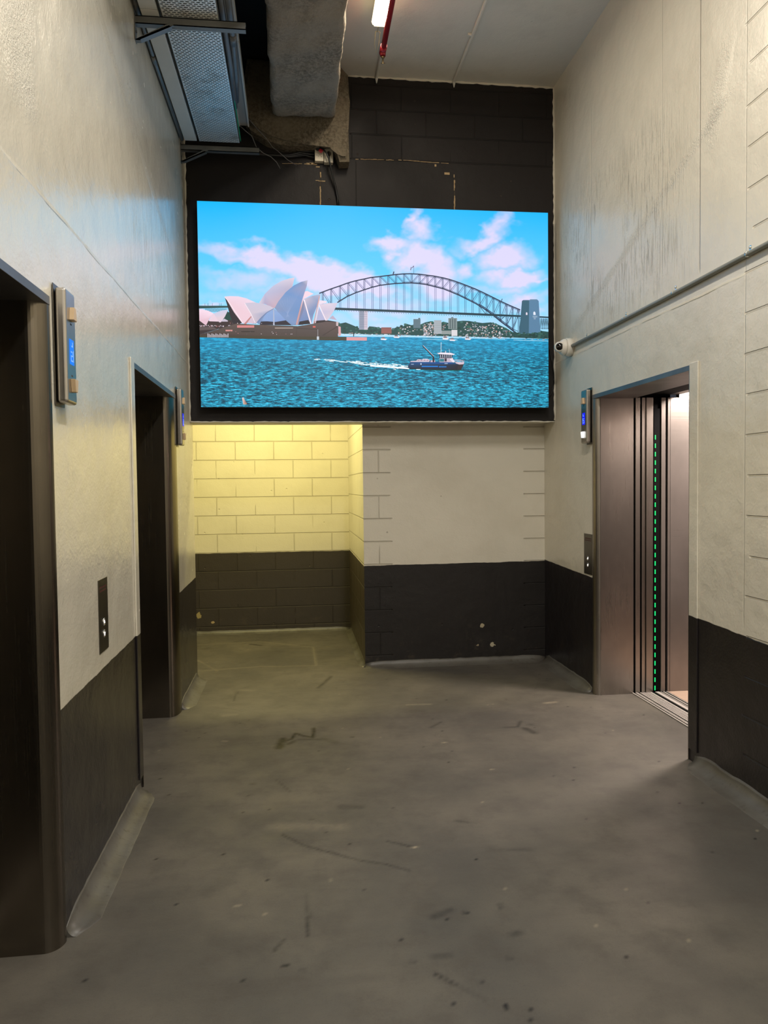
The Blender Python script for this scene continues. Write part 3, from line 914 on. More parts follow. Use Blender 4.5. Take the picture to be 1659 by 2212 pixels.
for xx, lab in ((0.690, 'white painted ceiling conduit ending beside the ceiling light'), (1.307, 'white painted ceiling conduit in the middle of the ceiling slab')):
    b = MB()
    b.tube([(xx, 0.5, ZC - 0.008), (xx, 5.85, ZC - 0.008), (xx, YU - 0.012, ZC - 0.012), (xx, YU - 0.010, ZC - 0.05)], [0.011, 0.011, 0.013, 0.004], 10)
    if xx > 1: b.box(xx - 0.035, xx + 0.006, 5.245, 5.265, ZC - 0.016, ZC, bev=0.003)
    tag(b.build('ceiling_conduit', m_ceil), lab, 'conduit')

# ------------------------------------------------------------------ cable management on the left
slope = 0.034
ZT = lambda y: 3.990 + (y - 4.08) * slope


def tilt_box(b, x0, x1, y0, y1, z0, z1, mi=0, bev=0):
    """box whose heights follow the tray slope; z given relative to it"""
    start = len(b.bm.verts)
    b.bm.verts.ensure_lookup_table()
    old = set(b.bm.verts)
    b.box(x0, x1, y0, y1, z0, z1, mi, bev)
    for v in b.bm.verts:
        if v not in old: v.co.z += ZT(v.co.y)


def tray_mat():
    k = NB('perforated_tray_steel')
    x, y, z = k.xyz()
    px_, py_ = 0.0270, 0.0165
    row = k.math('FLOOR', k.math('DIVIDE', y, py_))
    fy = k.math('ABSOLUTE', k.sub(k.math('FRACT', k.math('DIVIDE', y, py_)), 0.5))
    u = k.add(k.math('DIVIDE', x, px_), k.math('FRACT', k.mul(row, 0.5)))
    fx = k.math('ABSOLUTE', k.sub(k.math('FRACT', u), 0.5))
    inside = k.mul(k.ramp(x, -0.640, -0.637), k.ramp(x, -0.361, -0.364))
    hole = k.mul(k.mul(k.ramp(fx, 0.37, 0.33), k.ramp(fy, 0.27, 0.22)), inside)
    dirt = k.ramp(k.noise(5, 5, 0.6), 0.5, 0.72)
    k.set(k.mix(k.mul(dirt, 0.6), (0.80, 0.81, 0.79, 1), (0.32, 0.26, 0.19, 1)), 0.42, 0.45)
    tr = k.t.nodes.new('ShaderNodeBsdfTransparent')
    mx = k.t.nodes.new('ShaderNodeMixShader')
    k.t.links.new(hole, mx.inputs[0])
    k.t.links.new(k.b.outputs[0], mx.inputs[1])
    k.t.links.new(tr.outputs[0], mx.inputs[2])
    k.t.links.new(mx.outputs[0], k.out.inputs[0])
    return k.m


tray = thing('cable_tray', 'perforated galvanised cable tray carried on the brackets along the left wall', 'cable tray', (-0.5, 4.5, 4.0))
b = MB(); tilt_box(b, -0.645, -0.357, 1.0, 5.60, 0.0, 0.0015); b.build('perforated_base', tray_mat(), tray)
for x0, x1 in ((-0.646, -0.643), (-0.359, -0.356)):
    b = MB(); tilt_box(b, x0, x1, 1.0, 5.60, 0.0, 0.045); b.build('side_lip', m_galv, tray)
b = MB(); tilt_box(b, -0.640, -0.362, 1.0, 5.59, 0.034, 0.040)
tag(b.build('cable_bundle', m_void), 'dark cables lying inside the perforated cable tray', 'cables')

m_trunk = simple('white_trunking', lin(205, 206, 200), 0.4)
tr1 = thing('cable_trunking', 'white cable trunking between the left wall and the perforated tray', 'cable trunking', (-0.7, 4.5, 4.0))
b = MB(); tilt_box(b, -0.750, -0.662, 1.0, 4.02, 0.0, 0.05, bev=0.003); b.build('trunking_length', m_trunk, tr1)
b = MB(); tilt_box(b, -0.750, -0.662, 4.024, 5.60, 0.0, 0.05, bev=0.003); b.build('trunking_length', m_trunk, tr1)
tr2 = thing('cable_trunking', 'grey-white cable trunking on the far side of the tray next to the dark gap', 'cable trunking', (-0.3, 4.5, 4.2))
MB().box(-0.362, -0.292, 1.0, 5.66, 4.195, 4.29, bev=0.003).build('trunking_body', simple('grey_trunking', lin(168, 166, 160), 0.45), tr2)
MB().box(-0.366, -0.356, 1.0, 5.66, 4.188, 4.20).box(-0.298, -0.288, 1.0, 5.66, 4.188, 4.20).box(-0.366, -0.288, 4.60, 4.63, 4.186, 4.20).build('trunking_lid', m_trunk, tr2)

m_dgrey = simple('grey_service_pipe', lin(96, 98, 102), 0.4)
z4 = ZT(4.08)
tag(MB().tube([(-0.338, 1, z4 + 0.045), (-0.338, 4.6, z4 + 0.045), (-0.350, 5.1, z4 + 0.06)], 0.017, 14).build('service_pipe', m_dgrey), 'grey service pipe running right beside the perforated tray', 'pipe')
tag(MB().tube([(-0.300, 1, z4 + 0.047), (-0.300, 4.35, z4 + 0.047), (-0.303, 4.37, z4 + 0.047), (-0.315, 4.75, z4 + 0.06), (-0.340, 5.1, z4 + 0.10)], [0.018, 0.018, 0.0165, 0.0165, 0.0165], 14).tube([(-0.300, 4.27, z4 + 0.047), (-0.301, 4.36, z4 + 0.047)], 0.021, 14).build('service_pipe', m_dgrey), 'grey service pipe with a coupling, between the tray and the far trunking', 'pipe')
tag(MB().tube([(-0.772, 1, z4 + 0.018), (-0.772, 4.6, z4 + 0.036), (-0.770, 5.62, z4 + 0.07)], 0.0125, 12).tube([(-0.772, 4.50, z4 + 0.034), (-0.772, 4.58, z4 + 0.036)], 0.0155, 12).build('service_pipe', m_galv), 'thin grey pipe squeezed between the left wall and the white trunking', 'pipe')
gw = [Vector((-0.350 + 0.006 * math.sin(t * 3), 4.75 + t * 0.85, 4.055 - 0.03 * math.sin(t * math.pi))) for t in [i / 14 for i in range(15)]]
tag(MB().tube(gw, 0.0035, 6).build('green_cable', simple('green_insulation', lin(24, 150, 100), 0.4)), 'thin green cable hanging beside the far end of the tray', 'cable')


def bracket(y, zt, label):
    root = thing('wall_bracket', label, 'bracket', (XL, y, zt), )
    b = MB()
    b.box(XL + 0.004, -0.218, y, y + 0.004, zt - 0.040, zt)          # channel: web and two flanges
    b.box(XL + 0.004, -0.218, y, y + 0.038, zt - 0.004, zt)
    b.box(XL + 0.004, -0.218, y, y + 0.038, zt - 0.040, zt - 0.036)
    b.build('arm', m_galv, root)
    MB().box(XL, XL + 0.005, y - 0.004, y + 0.042, zt - 0.125, zt + 0.012, bev=0.001).lathe([(0, 0.007), (0.005, 0.006), (0.006, 0.0)], (XL + 0.005, y + 0.019, zt - 0.075), (1, 0, 0), 6).build('wall_plate', m_galv, root)
    MB().prism([(XL + 0.004, zt - 0.125), (XL + 0.03, zt - 0.125), (-0.590, zt - 0.044), (-0.598, zt - 0.026), (-0.615, zt - 0.034)], 1, y - 0.004, y + 0.004).prism([(XL + 0.004, zt - 0.125), (XL + 0.03, zt - 0.125), (-0.600, zt - 0.050), (-0.615, zt - 0.044)], 1, y - 0.004, y + 0.030).build('brace', m_galv, root)
    return root


bracket(4.075, 3.988, 'galvanised steel bracket across the tray at the top edge of the picture')
bracket(5.655, 4.040, 'galvanised steel bracket ending the tray just above the screen')

# ------------------------------------------------------------------ outlets and cables above the screen
m_outlet = simple('outlet_plastic', lin(222, 212, 190), 0.4)
m_cab = simple('black_cable_rubber', lin(12, 12, 13), 0.45)
yo = YU - 0.001
for x0, x1, zb_, depth, lab in ((0.199, 0.2665, 4.036, 0.045, 'left white power outlet with a black plug and red tag, above the screen'), (0.270, 0.340, 4.026, 0.050, 'right white power outlet with a round recessed socket, above the screen')):
    rt_ = thing('power_outlet', lab, 'power outlet', ((x0 + x1) / 2, YU, 4.1), 'power outlets above the screen')
    MB().box(x0, x1, YU - depth, YU, zb_, 4.158, bev=0.004).build('box', m_outlet, rt_)
    if x0 < 0.22:
        pl_ = MB().lathe([(0, 0.020), (0.022, 0.020), (0.030, 0.015), (0.031, 0.0)], (0.224, YU - depth, 4.130), (0.1, -1, 0), 20).build('plug', m_cab, rt_)
        c_, s_ = math.cos(-0.7), math.sin(-0.7)
        q = [(0.246 + a * c_ - d_ * s_, 4.100 + a * s_ + d_ * c_) for a, d_ in ((-0.014, -0.015), (0.014, -0.015), (0.014, 0.015), (-0.014, 0.015))]
        MB().prism(q, 1, YU - depth - 0.036, YU - depth - 0.034).build('red_tag', simple('red_tag_card', lin(178, 20, 34), 0.5), rt_)
        MB().box(0.212, 0.216, YU - depth - 0.001, YU - depth, 4.078, 4.082).box(0.224, 0.228, YU - depth - 0.001, YU - depth, 4.071, 4.075).box(0.246, 0.253, YU - depth - 0.001, YU - depth, 4.067, 4.071).build('screw', m_ink, rt_)
    else:
        MB().lathe([(0, 0.019), (0.003, 0.019), (0.003, 0.016), (0.0005, 0.015), (0.0005, 0.0)], (0.306, YU - depth, 4.092), (0, -1, 0), 24).build('socket_ring', simple('socket_grey', lin(120, 110, 95), 0.5), rt_)
        MB().box(0.302, 0.309, YU - depth - 0.008, YU - depth, 4.084, 4.110, bev=0.002).build('plug', m_cab, rt_)
YS = 5.765
cab = [(0.238, 5.800, 4.126), (0.262, 5.79, 4.108), (0.288, 5.785, 4.075), (0.305, 5.79, 4.035), (0.316, 5.80, 3.995), (0.333, 5.82, 3.925), (0.358, 5.85, 3.84), (0.372, 5.862, 3.76), (0.376, 5.865, 3.66)]
tag(MB().tube(cab, 0.0065, 10).build('power_cable', m_cab), 'black power cable curving down from the plug behind the screen', 'cable')
tag(MB().tube([(0.305, 5.820, 4.095), (0.309, 5.812, 4.05), (0.318, 5.82, 3.99), (0.342, 5.84, 3.91), (0.366, 5.862, 3.83), (0.386, 5.868, 3.74), (0.390, 5.868, 3.66)], 0.005, 8).build('power_cable', m_cab), 'thinner black cable dropping from the right outlet behind the screen', 'cable')
for i, (zz, dz) in enumerate(((4.135, 0.0), (4.110, -0.01), (4.088, -0.015))):
    pts = [(-0.30, 5.74, 4.03 + 0.02 * i), (-0.18, 5.80, 4.05 + 0.012 * i + dz), (0.0, 5.845, 4.075 + dz), (0.12, 5.855, 4.09 + (zz - 4.10) * 0.6), (0.199, 5.85, zz - 0.02)]
    tag(MB().tube(pts, 0.009 if i < 2 else 0.007, 8).build('wall_cable', m_cab), ('uppermost', 'middle', 'lowest')[i] + ' of the black cables running along the wall into the left outlet', 'cable', 'black cables along the wall')
tag(MB().tube([(2.075, 5.86, 2.62), (2.095, 5.85, 2.52), (2.112, 5.85, 2.42), (2.118, 5.86, 2.34), (2.098, 5.865, 2.26), (2.062, 5.866, 2.20)], 0.004, 6).build('screen_cable', m_cab), 'thin black cable looping out beside the right edge of the screen', 'cable')
m_wire = simple('pale_wire', lin(110, 108, 108), 0.4)
tag(MB().tube([(-0.358, 5.67, 4.20), (-0.315, 5.69, 4.17), (-0.273, 5.72, 4.150), (-0.24, 5.74, 4.075), (-0.19, 5.76, 4.045), (-0.137, 5.78, 4.030), (-0.095, 5.80, 4.00), (-0.068, 5.83, 3.965)], 0.003, 6).build('loose_wire', m_wire), 'thin grey wire hanging from the tray end, left of the two', 'wire')
tag(MB().tube([(-0.290, 5.60, 4.22), (-0.230, 5.68, 4.185), (-0.169, 5.74, 4.150), (-0.12, 5.77, 4.095), (-0.083, 5.78, 4.075), (-0.01, 5.80, 4.02), (0.056, 5.83, 3.995)], 0.0025, 6).build('loose_wire', m_wire), 'thin grey wire hanging from the tray end, right of the two', 'wire')
# patches of old plaster left on the black wall
m_scar = simple('bare_plaster_scar', lin(176, 150, 112), 0.8, nscale=40, namt=0.002)
b = MB()
def scar(b, pts, w):
    for (ax, az), (bx, bz) in zip(pts[:-1], pts[1:]):
        n = max(1, int(math.hypot(bx - ax, bz - az) / 0.02))
        for i in range(n):
            t = (i + 0.5) / n
            x = ax + (bx - ax) * t + random.uniform(-1, 1) * 0.0015; z = az + (bz - az) * t + random.uniform(-1, 1) * 0.0015
            ww = w * random.uniform(0.5, 1.2)
            hx = abs(bx - ax) / n / 2 + ww / 2 if abs(bx - ax) > abs(bz - az) else ww / 2
            hz = ww / 2 if abs(bx - ax) > abs(bz - az) else abs(bz - az) / n / 2 + 0.001
            if random.random() < 0.85: b.box(x - hx, x + hx, YU - 0.002, YU, z - hz, z + hz)
scar(b, [(1.306, 3.99), (1.306, 3.60)], 0.010)
scar(b, [(0.242, 3.99), (0.245, 3.93)], 0.012); scar(b, [(0.240, 3.86), (0.238, 3.62)], 0.009)
scar(b, [(0.52, 4.082), (0.90, 4.088), (1.26, 4.078)], 0.005)
scar(b, [(-0.05, 4.025), (0.14, 4.03)], 0.004); scar(b, [(0.14, 4.03), (0.19, 4.035), (0.235, 4.0)], 0.012)
scar(b, [(1.235, 4.0), (1.26, 3.995)], 0.018); scar(b, [(0.205, 3.905), (0.275, 3.90)], 0.008); scar(b, [(1.15, 4.065), (1.16, 4.05)], 0.016)
struct(b.build('trim_15', m_scar))


# ------------------------------------------------------------------ the video wall
SX0, SX1, SZ0, SZ1 = -0.690, 2.037, 2.133, 3.674
scr = thing('video_screen', 'large bright video screen showing a harbour with arch bridge and white sail roofs', 'screen', ((SX0 + SX1) / 2, YS, SZ0))
MB().box(SX0 - 0.002, SX1 + 0.002, YS + 0.001, YS + 0.070, SZ0 - 0.002, SZ1 + 0.002).build('cabinet', simple('screen_cabinet_black', lin(10, 10, 11), 0.5), scr)
# mounting frame: dark battens behind the cabinet
MB().box(SX0 + 0.15, SX1 - 0.15, YS + 0.075, YU, 2.30, 2.36).box(SX0 + 0.15, SX1 - 0.15, YS + 0.075, YU, 3.35, 3.41).build('mounting_rail', m_void, scr)

# The picture is drawn in the plane of the screen. Points are measured on the (flat) picture and
# mapped to the screen rectangle by the homography of its four corners.
src = [(425, 433), (1185, 460), (1184, 880), (435, 879)]
dst = [(0, 1), (1, 1), (1, 0), (0, 0)]
A_, B_ = [], []
for (x, y), (u, v) in zip(src, dst):
    A_.append([x, y, 1, 0, 0, 0, -u * x, -u * y]); B_.append(u)
    A_.append([0, 0, 0, x, y, 1, -v * x, -v * y]); B_.append(v)
Hm = np.append(np.linalg.solve(np.array(A_, float), np.array(B_, float)), 1).reshape(3, 3)
PW, PH = SX1 - SX0, SZ1 - SZ0


def UV(x, y):
    p = Hm @ np.array([x, y, 1.0])
    return p[0] / p[2], p[1] / p[2]


FA = lambda x, y: (430 + x / 4.484, 580 + y / 4.484)      # sail roofs detail
FB = lambda x, y: (690 + x / 3.318, 570 + y / 3.318)      # bridge detail
FK = lambda x, y: (860 + x / 10.37, 730 + y / 10.37)      # boat detail
FF = lambda x, y: (x, y)

# background raster: sky with clouds and graded water as mesh colours
NX, NZ = 420, 236


def vnoise(shape, cells, seed):
    r = np.random.default_rng(seed)
    g = r.random((cells[1] + 2, cells[0] + 2))
    yy = np.linspace(0, cells[1], shape[0]); xx = np.linspace(0, cells[0], shape[1])
    yi, xi = yy.astype(int), xx.astype(int)
    fy, fx = (yy - yi)[:, None], (xx - xi)[None]
    fy = fy * fy * (3 - 2 * fy); fx = fx * fx * (3 - 2 * fx)
    a = g[np.ix_(yi, xi)]; b_ = g[np.ix_(yi, xi + 1)]; c = g[np.ix_(yi + 1, xi)]; d = g[np.ix_(yi + 1, xi + 1)]
    return (a * (1 - fx) + b_ * fx) * (1 - fy) + (c * (1 - fx) + d * fx) * fy


def fbm(shape, cells, seed, oct_=5):
    o = np.zeros(shape); amp = 0.5
    for i in range(oct_):
        o += amp * vnoise(shape, (cells[0] * 2 ** i, cells[1] * 2 ** i), seed + i)
        amp *= 0.55
    return o / o.max()


u = np.linspace(0, 1, NX + 1); v = np.linspace(0, 1, NZ + 1)
U, V = np.meshgrid(u, v)
VH = UV(900, 729)[1]                                        # horizon of the picture
top = np.array(lin(0, 178, 244)[:3]); mid_ = np.array(lin(92, 200, 246)[:3]); low = np.array(lin(160, 216, 244)[:3])
t = np.clip((V - VH) / (1 - VH), 0, 1)[..., None]
sky = np.where(t > 0.45, mid_ + (top - mid_) * np.clip((t - 0.45) / 0.55, 0, 1), low + (mid_ - low) * (t / 0.45))
n1 = fbm(U.shape, (7, 6), 3); n2 = fbm(U.shape, (12, 8), 21); n3 = fbm(U.shape, (4, 14), 40)
cl = np.zeros_like(U)
UW = U + (fbm(U.shape, (9, 7), 77) - 0.5) * 0.10 + (fbm(U.shape, (34, 24), 79) - 0.5) * 0.03
VW = V + (fbm(U.shape, (9, 7), 91) - 0.5) * 0.14 + (fbm(U.shape, (34, 30), 93) - 0.5) * 0.05


def blob(px_, py_, rx, ry, amp, ang=0.0):
    global cl
    cu, cv = UV(px_, py_)
    du, dv = (UW - cu) * PW / PH, VW - cv
    c_, s_ = math.cos(ang), math.sin(ang)
    a = (du * c_ + dv * s_) / (rx / 440); b_ = (-du * s_ + dv * c_) / (ry / 440)
    cl = np.maximum(cl, amp * np.exp(-(a * a + b_ * b_)))


for args in ((905, 480, 14, 34, .8, -.5), (925, 500, 30, 28, .9, 0), (940, 500, 38, 18, .8, 0), (875, 530, 60, 22, .95, .1), (930, 555, 62, 34, 1.1, -.2), (950, 590, 55, 34, .95, 0), (975, 620, 80, 30, .8, 0),
             (1060, 505, 62, 20, .95, .3), (1085, 485, 30, 24, .8, .8), (1100, 545, 60, 26, .85, .15), (1110, 590, 70, 24, .95, 0), (1150, 598, 40, 8, .9, 0), (1010, 580, 26, 28, .8, 0), (1080, 620, 80, 20, .6, 0),
             (600, 560, 160, 18, .8, -.22), (700, 590, 140, 26, .95, -.2), (800, 612, 110, 26, .85, -.1), (520, 590, 110, 22, .55, -.1), (620, 620, 170, 22, .5, 0), (470, 640, 60, 8, .6, 0), (1150, 650, 70, 22, .7, 0),
             (850, 650, 200, 26, .6, 0), (900, 690, 260, 20, .45, 0)):
    blob(*args)
cm = np.clip((cl * (0.30 + 1.15 * n2) + 0.18 * n1 + 0.16 * n3 - 0.34) / 0.62, 0, 1)
cloud = np.array(lin(224, 210, 246)[:3])
sky = sky + (cloud - sky) * (cm * 0.88)[..., None]
tw = np.clip((VH - V) / VH, 0, 1)[..., None]
wa = np.array(lin(16, 148, 196)[:3]); wb = np.array(lin(0, 118, 152)[:3]); wc = np.array(lin(14, 142, 178)[:3])
water = np.where(tw < 0.4, wa + (wb - wa) * (tw / 0.4), wb + (wc - wb) * ((tw - 0.4) / 0.6))
water = water * (0.86 + 0.28 * n1[..., None])
isw = (V < VH).astype(float)
col = np.where(V[..., None] < VH, water, sky)

me = bpy.data.meshes.new('display')
vx = SX0 + U * PW; vz = SZ0 + V * PH
vv = np.stack([vx, np.full_like(vx, YS), vz], -1).reshape(-1, 3)
idx = np.arange(vv.shape[0]).reshape(NZ + 1, NX + 1)
qd = np.stack([idx[:-1, :-1], idx[:-1, 1:], idx[1:, 1:], idx[1:, :-1]], -1).reshape(-1, 4)
V_all = [vv]; C_all = [np.concatenate([col.reshape(-1, 3), (isw * np.clip(0.35 + 1.2 * tw[..., 0], 0, 1)).reshape(-1, 1)], -1)]
F_all = [list(q) for q in qd.tolist()]
NV = [vv.shape[0]]
LAYER = [0]


def poly(fr, pts, color, layer=None):
    """flat coloured shape of the picture; color one sRGB triple or one per point"""
    LAYER[0] += 1
    y = YS - 0.00012 * (layer if layer is not None else 1) - LAYER[0] * 0.0000012
    P = []
    for p in pts:
        uu, w_ = UV(*fr(*p))
        uu = min(max(uu, 0.0), 1.0); w_ = min(max(w_, 0.0), 1.0)
        P.append((SX0 + uu * PW, y, SZ0 + w_ * PH))
    # clean orientation is irrelevant: the face emits on both sides
    cs = [color] * len(pts) if isinstance(color[0], (int, float)) else color
    C_all.append(np.array([list(lin(*c)[:3]) + [0.0] for c in cs]))
    V_all.append(np.array(P))
    n = len(P)
    if n > 4:                                        # triangulate concave outlines
        from mathutils.geometry import tessellate_polygon
        tri = tessellate_polygon([[Vector((a[0], a[2], 0)) for a in P]])
        for tr_ in tri: F_all.append([NV[0] + i for i in tr_])
    else:
        F_all.append(list(range(NV[0], NV[0] + n)))
    NV[0] += n


def stroke(fr, pts, w, color, layer=5):
    for a, c in zip(pts[:-1], pts[1:]):
        dx, dy = c[0] - a[0], c[1] - a[1]
        L = math.hypot(dx, dy) or 1
        nx_, ny_ = -dy / L * w / 2, dx / L * w / 2
        poly(fr, [(a[0] + nx_, a[1] + ny_), (c[0] + nx_, c[1] + ny_), (c[0] - nx_, c[1] - ny_), (a[0] - nx_, a[1] - ny_)], color, layer)


def rect(fr, x0, y0, x1, y1, color, layer=4):
    poly(fr, [(x0, y0), (x1, y0), (x1, y1), (x0, y1)], color, layer)


R_ = random.Random(5)
# --- far shore
def shore(x): return 503 + (x - 150) * 0.0285
ridge = [(120, 425), (150, 428), (190, 420), (240, 440), (290, 462), (340, 470), (360, 448), (400, 452), (450, 462), (520, 470), (560, 452), (600, 450), (625, 430), (660, 440), (720, 438), (760, 420), (800, 412), (850, 430), (890, 415), (930, 425), (990, 412), (1030, 408), (1070, 410), (1120, 418), (1170, 425), (1230, 420), (1290, 440), (1340, 462), (1400, 500), (1460, 505), (1520, 490), (1580, 480), (1645, 488)]
poly(FB, ridge + [(1645, 540), (1400, 530), (900, 520), (120, 500)], (30, 72, 72), 2)
for i in range(150):
    x = R_.uniform(130, 1640); 
    yr = np.interp(x, [p[0] for p in ridge], [p[1] for p in ridge])
    y = R_.uniform(yr - 4, shore(x) - 6); s = R_.uniform(6, 16)
    c = R_.choice([(30, 72, 66), (46, 96, 84), (24, 60, 58), (58, 104, 98)])
    poly(FB, [(x + s * math.cos(a) * R_.uniform(.7, 1.1), y + .6 * s * math.sin(a)) for a in [k * 1.0472 for k in range(6)]], c, 3)
for i in range(330):
    x = R_.choice([R_.uniform(1000, 1390), R_.uniform(1040, 1330), R_.uniform(740, 820), R_.uniform(560, 940)])
    yr = np.interp(x, [p[0] for p in ridge], [p[1] for p in ridge])
    y = R_.uniform(yr + 6, shore(x) - 4)
    w, h = R_.uniform(4, 12), R_.uniform(3, 8)
    c = R_.choice([(212, 206, 214), (180, 182, 196), (230, 220, 224), (150, 120, 120), (120, 140, 156), (90, 100, 112), (196, 160, 150)])
    rect(FB, x, y, x + w, y + h, c, 3)
rect(FB, 285, 335, 348, 472, (150, 158, 178)); rect(FB, 322, 337, 348, 472, (214, 200, 214), 5)
for i in range(18): rect(FB, 290, 342 + i * 7, 345, 344 + i * 7, (96, 104, 128), 6)
for x0, y0, x1, y1, c in ((675, 397, 726, 462, (98, 122, 134)), (710, 388, 724, 400, (98, 122, 134)), (822, 405, 876, 502, (170, 178, 186)), (925, 390, 988, 468, (132, 148, 150)), (945, 383, 962, 392, (110, 128, 132)), (948, 474, 989, 518, (226, 222, 226)), (876, 480, 946, 505, (150, 160, 160)), (445, 456, 518, 500, (150, 96, 92))):
    rect(FB, x0, y0, x1, y1, c, 4)
    nst = int((y1 - y0) / 7)
    for i in range(nst): rect(FB, x0 + 2, y0 + 3 + i * 7, x1 - 2, y0 + 5 + i * 7, tuple(int(q * .74) for q in c), 5)
for i in range(3): rect(FB, 935 + i * 17, 396, 942 + i * 17, 466, (74, 90, 96), 6)
for i in range(120):
    x = R_.uniform(150, 1640); y = shore(x) + R_.uniform(-8, 6)
    rect(FB, x, y - R_.uniform(1, 4), x + R_.uniform(4, 22), y, R_.choice([(225, 220, 228), (200, 190, 196), (180, 150, 146), (150, 170, 180)]), 6)
# shoreline and small craft wakes
for x0, x1, y0 in ((620, 1000, 523), (740, 990, 540), (150, 330, 508), (1050, 1330, 533), (460, 640, 518), (1390, 1640, 547)):
    stroke(FB, [(x0, y0), (x1, y0 + (x1 - x0) * .03)], 3, (176, 224, 240), 6)
for x, y in ((462, 536), (555, 521), (955, 543), (905, 532), (1065, 535)):
    poly(FB, [(x - 22, y), (x + 26, y + 2), (x + 14, y + 11), (x - 20, y + 9)], (236, 230, 236), 7)
    poly(FB, [(x - 14, y - 10), (x + 6, y - 11), (x + 10, y + 1), (x - 16, y)], (120, 110, 120), 7)
stroke(FB, [(1064, 500), (1064, 532)], 2.2, (236, 236, 240), 7)
# --- bridge
UP = [(0, 212), (80, 182), (145, 160), (205, 138), (262, 122), (320, 110), (375, 98), (435, 92), (490, 85), (545, 78), (605, 73), (655, 72), (715, 75), (770, 82), (830, 90), (890, 102), (940, 115), (1000, 135), (1060, 158), (1120, 182), (1180, 210), (1240, 240), (1300, 270), (1360, 298), (1440, 332)]
LO = [(80, 300), (130, 278), (200, 235), (262, 208), (320, 188), (375, 170), (435, 155), (490, 148), (545, 142), (605, 139), (660, 138), (715, 142), (770, 150), (830, 165), (890, 180), (940, 200), (1000, 225), (1060, 255), (1120, 285), (1180, 322), (1240, 365), (1300, 415), (1360, 460), (1410, 500)]
upf = lambda x: float(np.interp(x, [p[0] for p in UP], [p[1] for p in UP]))
lof = lambda x: float(np.interp(x, [p[0] for p in LO], [p[1] for p in LO]))
dkf = lambda x: 318 + (x - 110) * 0.0430
STEEL = (40, 56, 88); STEEL2 = (52, 70, 106)
nodes = [22, 82, 145, 205, 262, 320, 378, 435, 492, 548, 605, 660, 716, 772, 828, 882, 936, 990, 1042, 1094, 1146, 1196, 1245, 1292, 1338, 1382, 1424]
for k_, x in enumerate(nodes):
    for off in (0, 10):
        if 130 < x < 1240:
            stroke(FB, [(x + off, lof(x + off)), (x + off, dkf(x))], 2.6, STEEL2, 6)
        stroke(FB, [(x + off * .8, upf(x + off * .8)), (x + off * .8, min(lof(x + off), 500))], 3.6, STEEL, 6)
for a, c in zip(nodes[:-1], nodes[1:]):
    if c <= 660: stroke(FB, [(a, upf(a)), (c, lof(c))], 3.2, STEEL, 6); stroke(FB, [(a + 9, upf(a + 9)), (c + 9, lof(c + 9))], 2.2, STEEL2, 6)
    else: stroke(FB, [(c, upf(c)), (a, lof(a))], 3.2, STEEL, 6); stroke(FB, [(c + 9, upf(c + 9)), (a + 9, lof(a + 9))], 2.2, STEEL2, 6)
for a, c in zip(UP[:-1], UP[1:]):
    stroke(FB, [a, c], 8.5, (34, 48, 74), 7)
    if a[0] > 700: stroke(FB, [(a[0], a[1] + 8), (c[0], c[1] + 10)], 3, STEEL, 7)
for a, c in zip(LO[1:-1], LO[2:]):
    stroke(FB, [a, c], 8.5, (34, 48, 74), 7)
    if a[0] > 600: stroke(FB, [(a[0], a[1] - 8), (c[0], c[1] - 8)], 3, STEEL, 7)
for a, c in zip(nodes[20:-1], nodes[21:]):
    stroke(FB, [(a, lof(a)), (c, dkf(c))], 4, STEEL, 6); stroke(FB, [(a, min(lof(a), 500)), (a, dkf(a))], 4, STEEL, 6); stroke(FB, [(a, lof(a) - 12), (c, lof(c) - 14)], 4, STEEL, 6)
poly(FB, [(95, 313), (1200, 358), (1645, 380), (1645, 390), (1200, 374), (95, 330)], (24, 56, 70), 8)
for i in range(90):
    x = 110 + i * 17; stroke(FB, [(x, dkf(x) + 14), (x + 5, dkf(x) + 19)], 3, (30, 60, 76), 8)
for i in range(36):
    x = 1586 + (i % 9) * 7; stroke(FB, [(x, 392), (x + (5 if i % 2 else -4), 470)], 2.5, (40, 66, 84), 6)
stroke(FB, [(530, 80), (536, 56)], 8, STEEL, 8); stroke(FB, [(678, 72), (679, 14)], 2, STEEL, 8); stroke(FB, [(668, 30), (678, 16)], 5, (90, 70, 96), 8); stroke(FB, [(655, 46), (662, 24)], 5, (90, 70, 96), 8); stroke(FB, [(1305, 268), (1312, 252)], 5, STEEL, 8)
poly(FB, [(1452, 268), (1460, 262), (1504, 262), (1506, 500), (1428, 500), (1440, 400)], (52, 92, 112), 9)
poly(FB, [(1504, 262), (1512, 258), (1562, 258), (1572, 268), (1584, 492), (1500, 502)], (84, 124, 156), 9)
rect(FB, 1510, 256, 1560, 264, (96, 130, 156), 10); rect(FB, 1462, 261, 1503, 268, (70, 104, 124), 10)
poly(FB, [(1533, 350), (1540, 342), (1548, 350), (1550, 368), (1533, 368)], (220, 226, 240), 10); poly(FB, [(1480, 352), (1486, 348), (1491, 354), (1491, 368), (1480, 368)], (226, 216, 230), 10)
rect(FB, 1528, 374, 1562, 386, (130, 156, 180), 10); rect(FB, 1536, 386, 1550, 400, (130, 156, 180), 10)
for i in range(60):
    x = R_.uniform(1380, 1640); y = R_.uniform(497, 528); s = R_.uniform(8, 16)
    poly(FB, [(x + s * math.cos(a), y + .6 * s * math.sin(a)) for a in [k * 1.0472 for k in range(6)]], R_.choice([(30, 70, 70), (24, 58, 56), (48, 92, 84)]), 10)
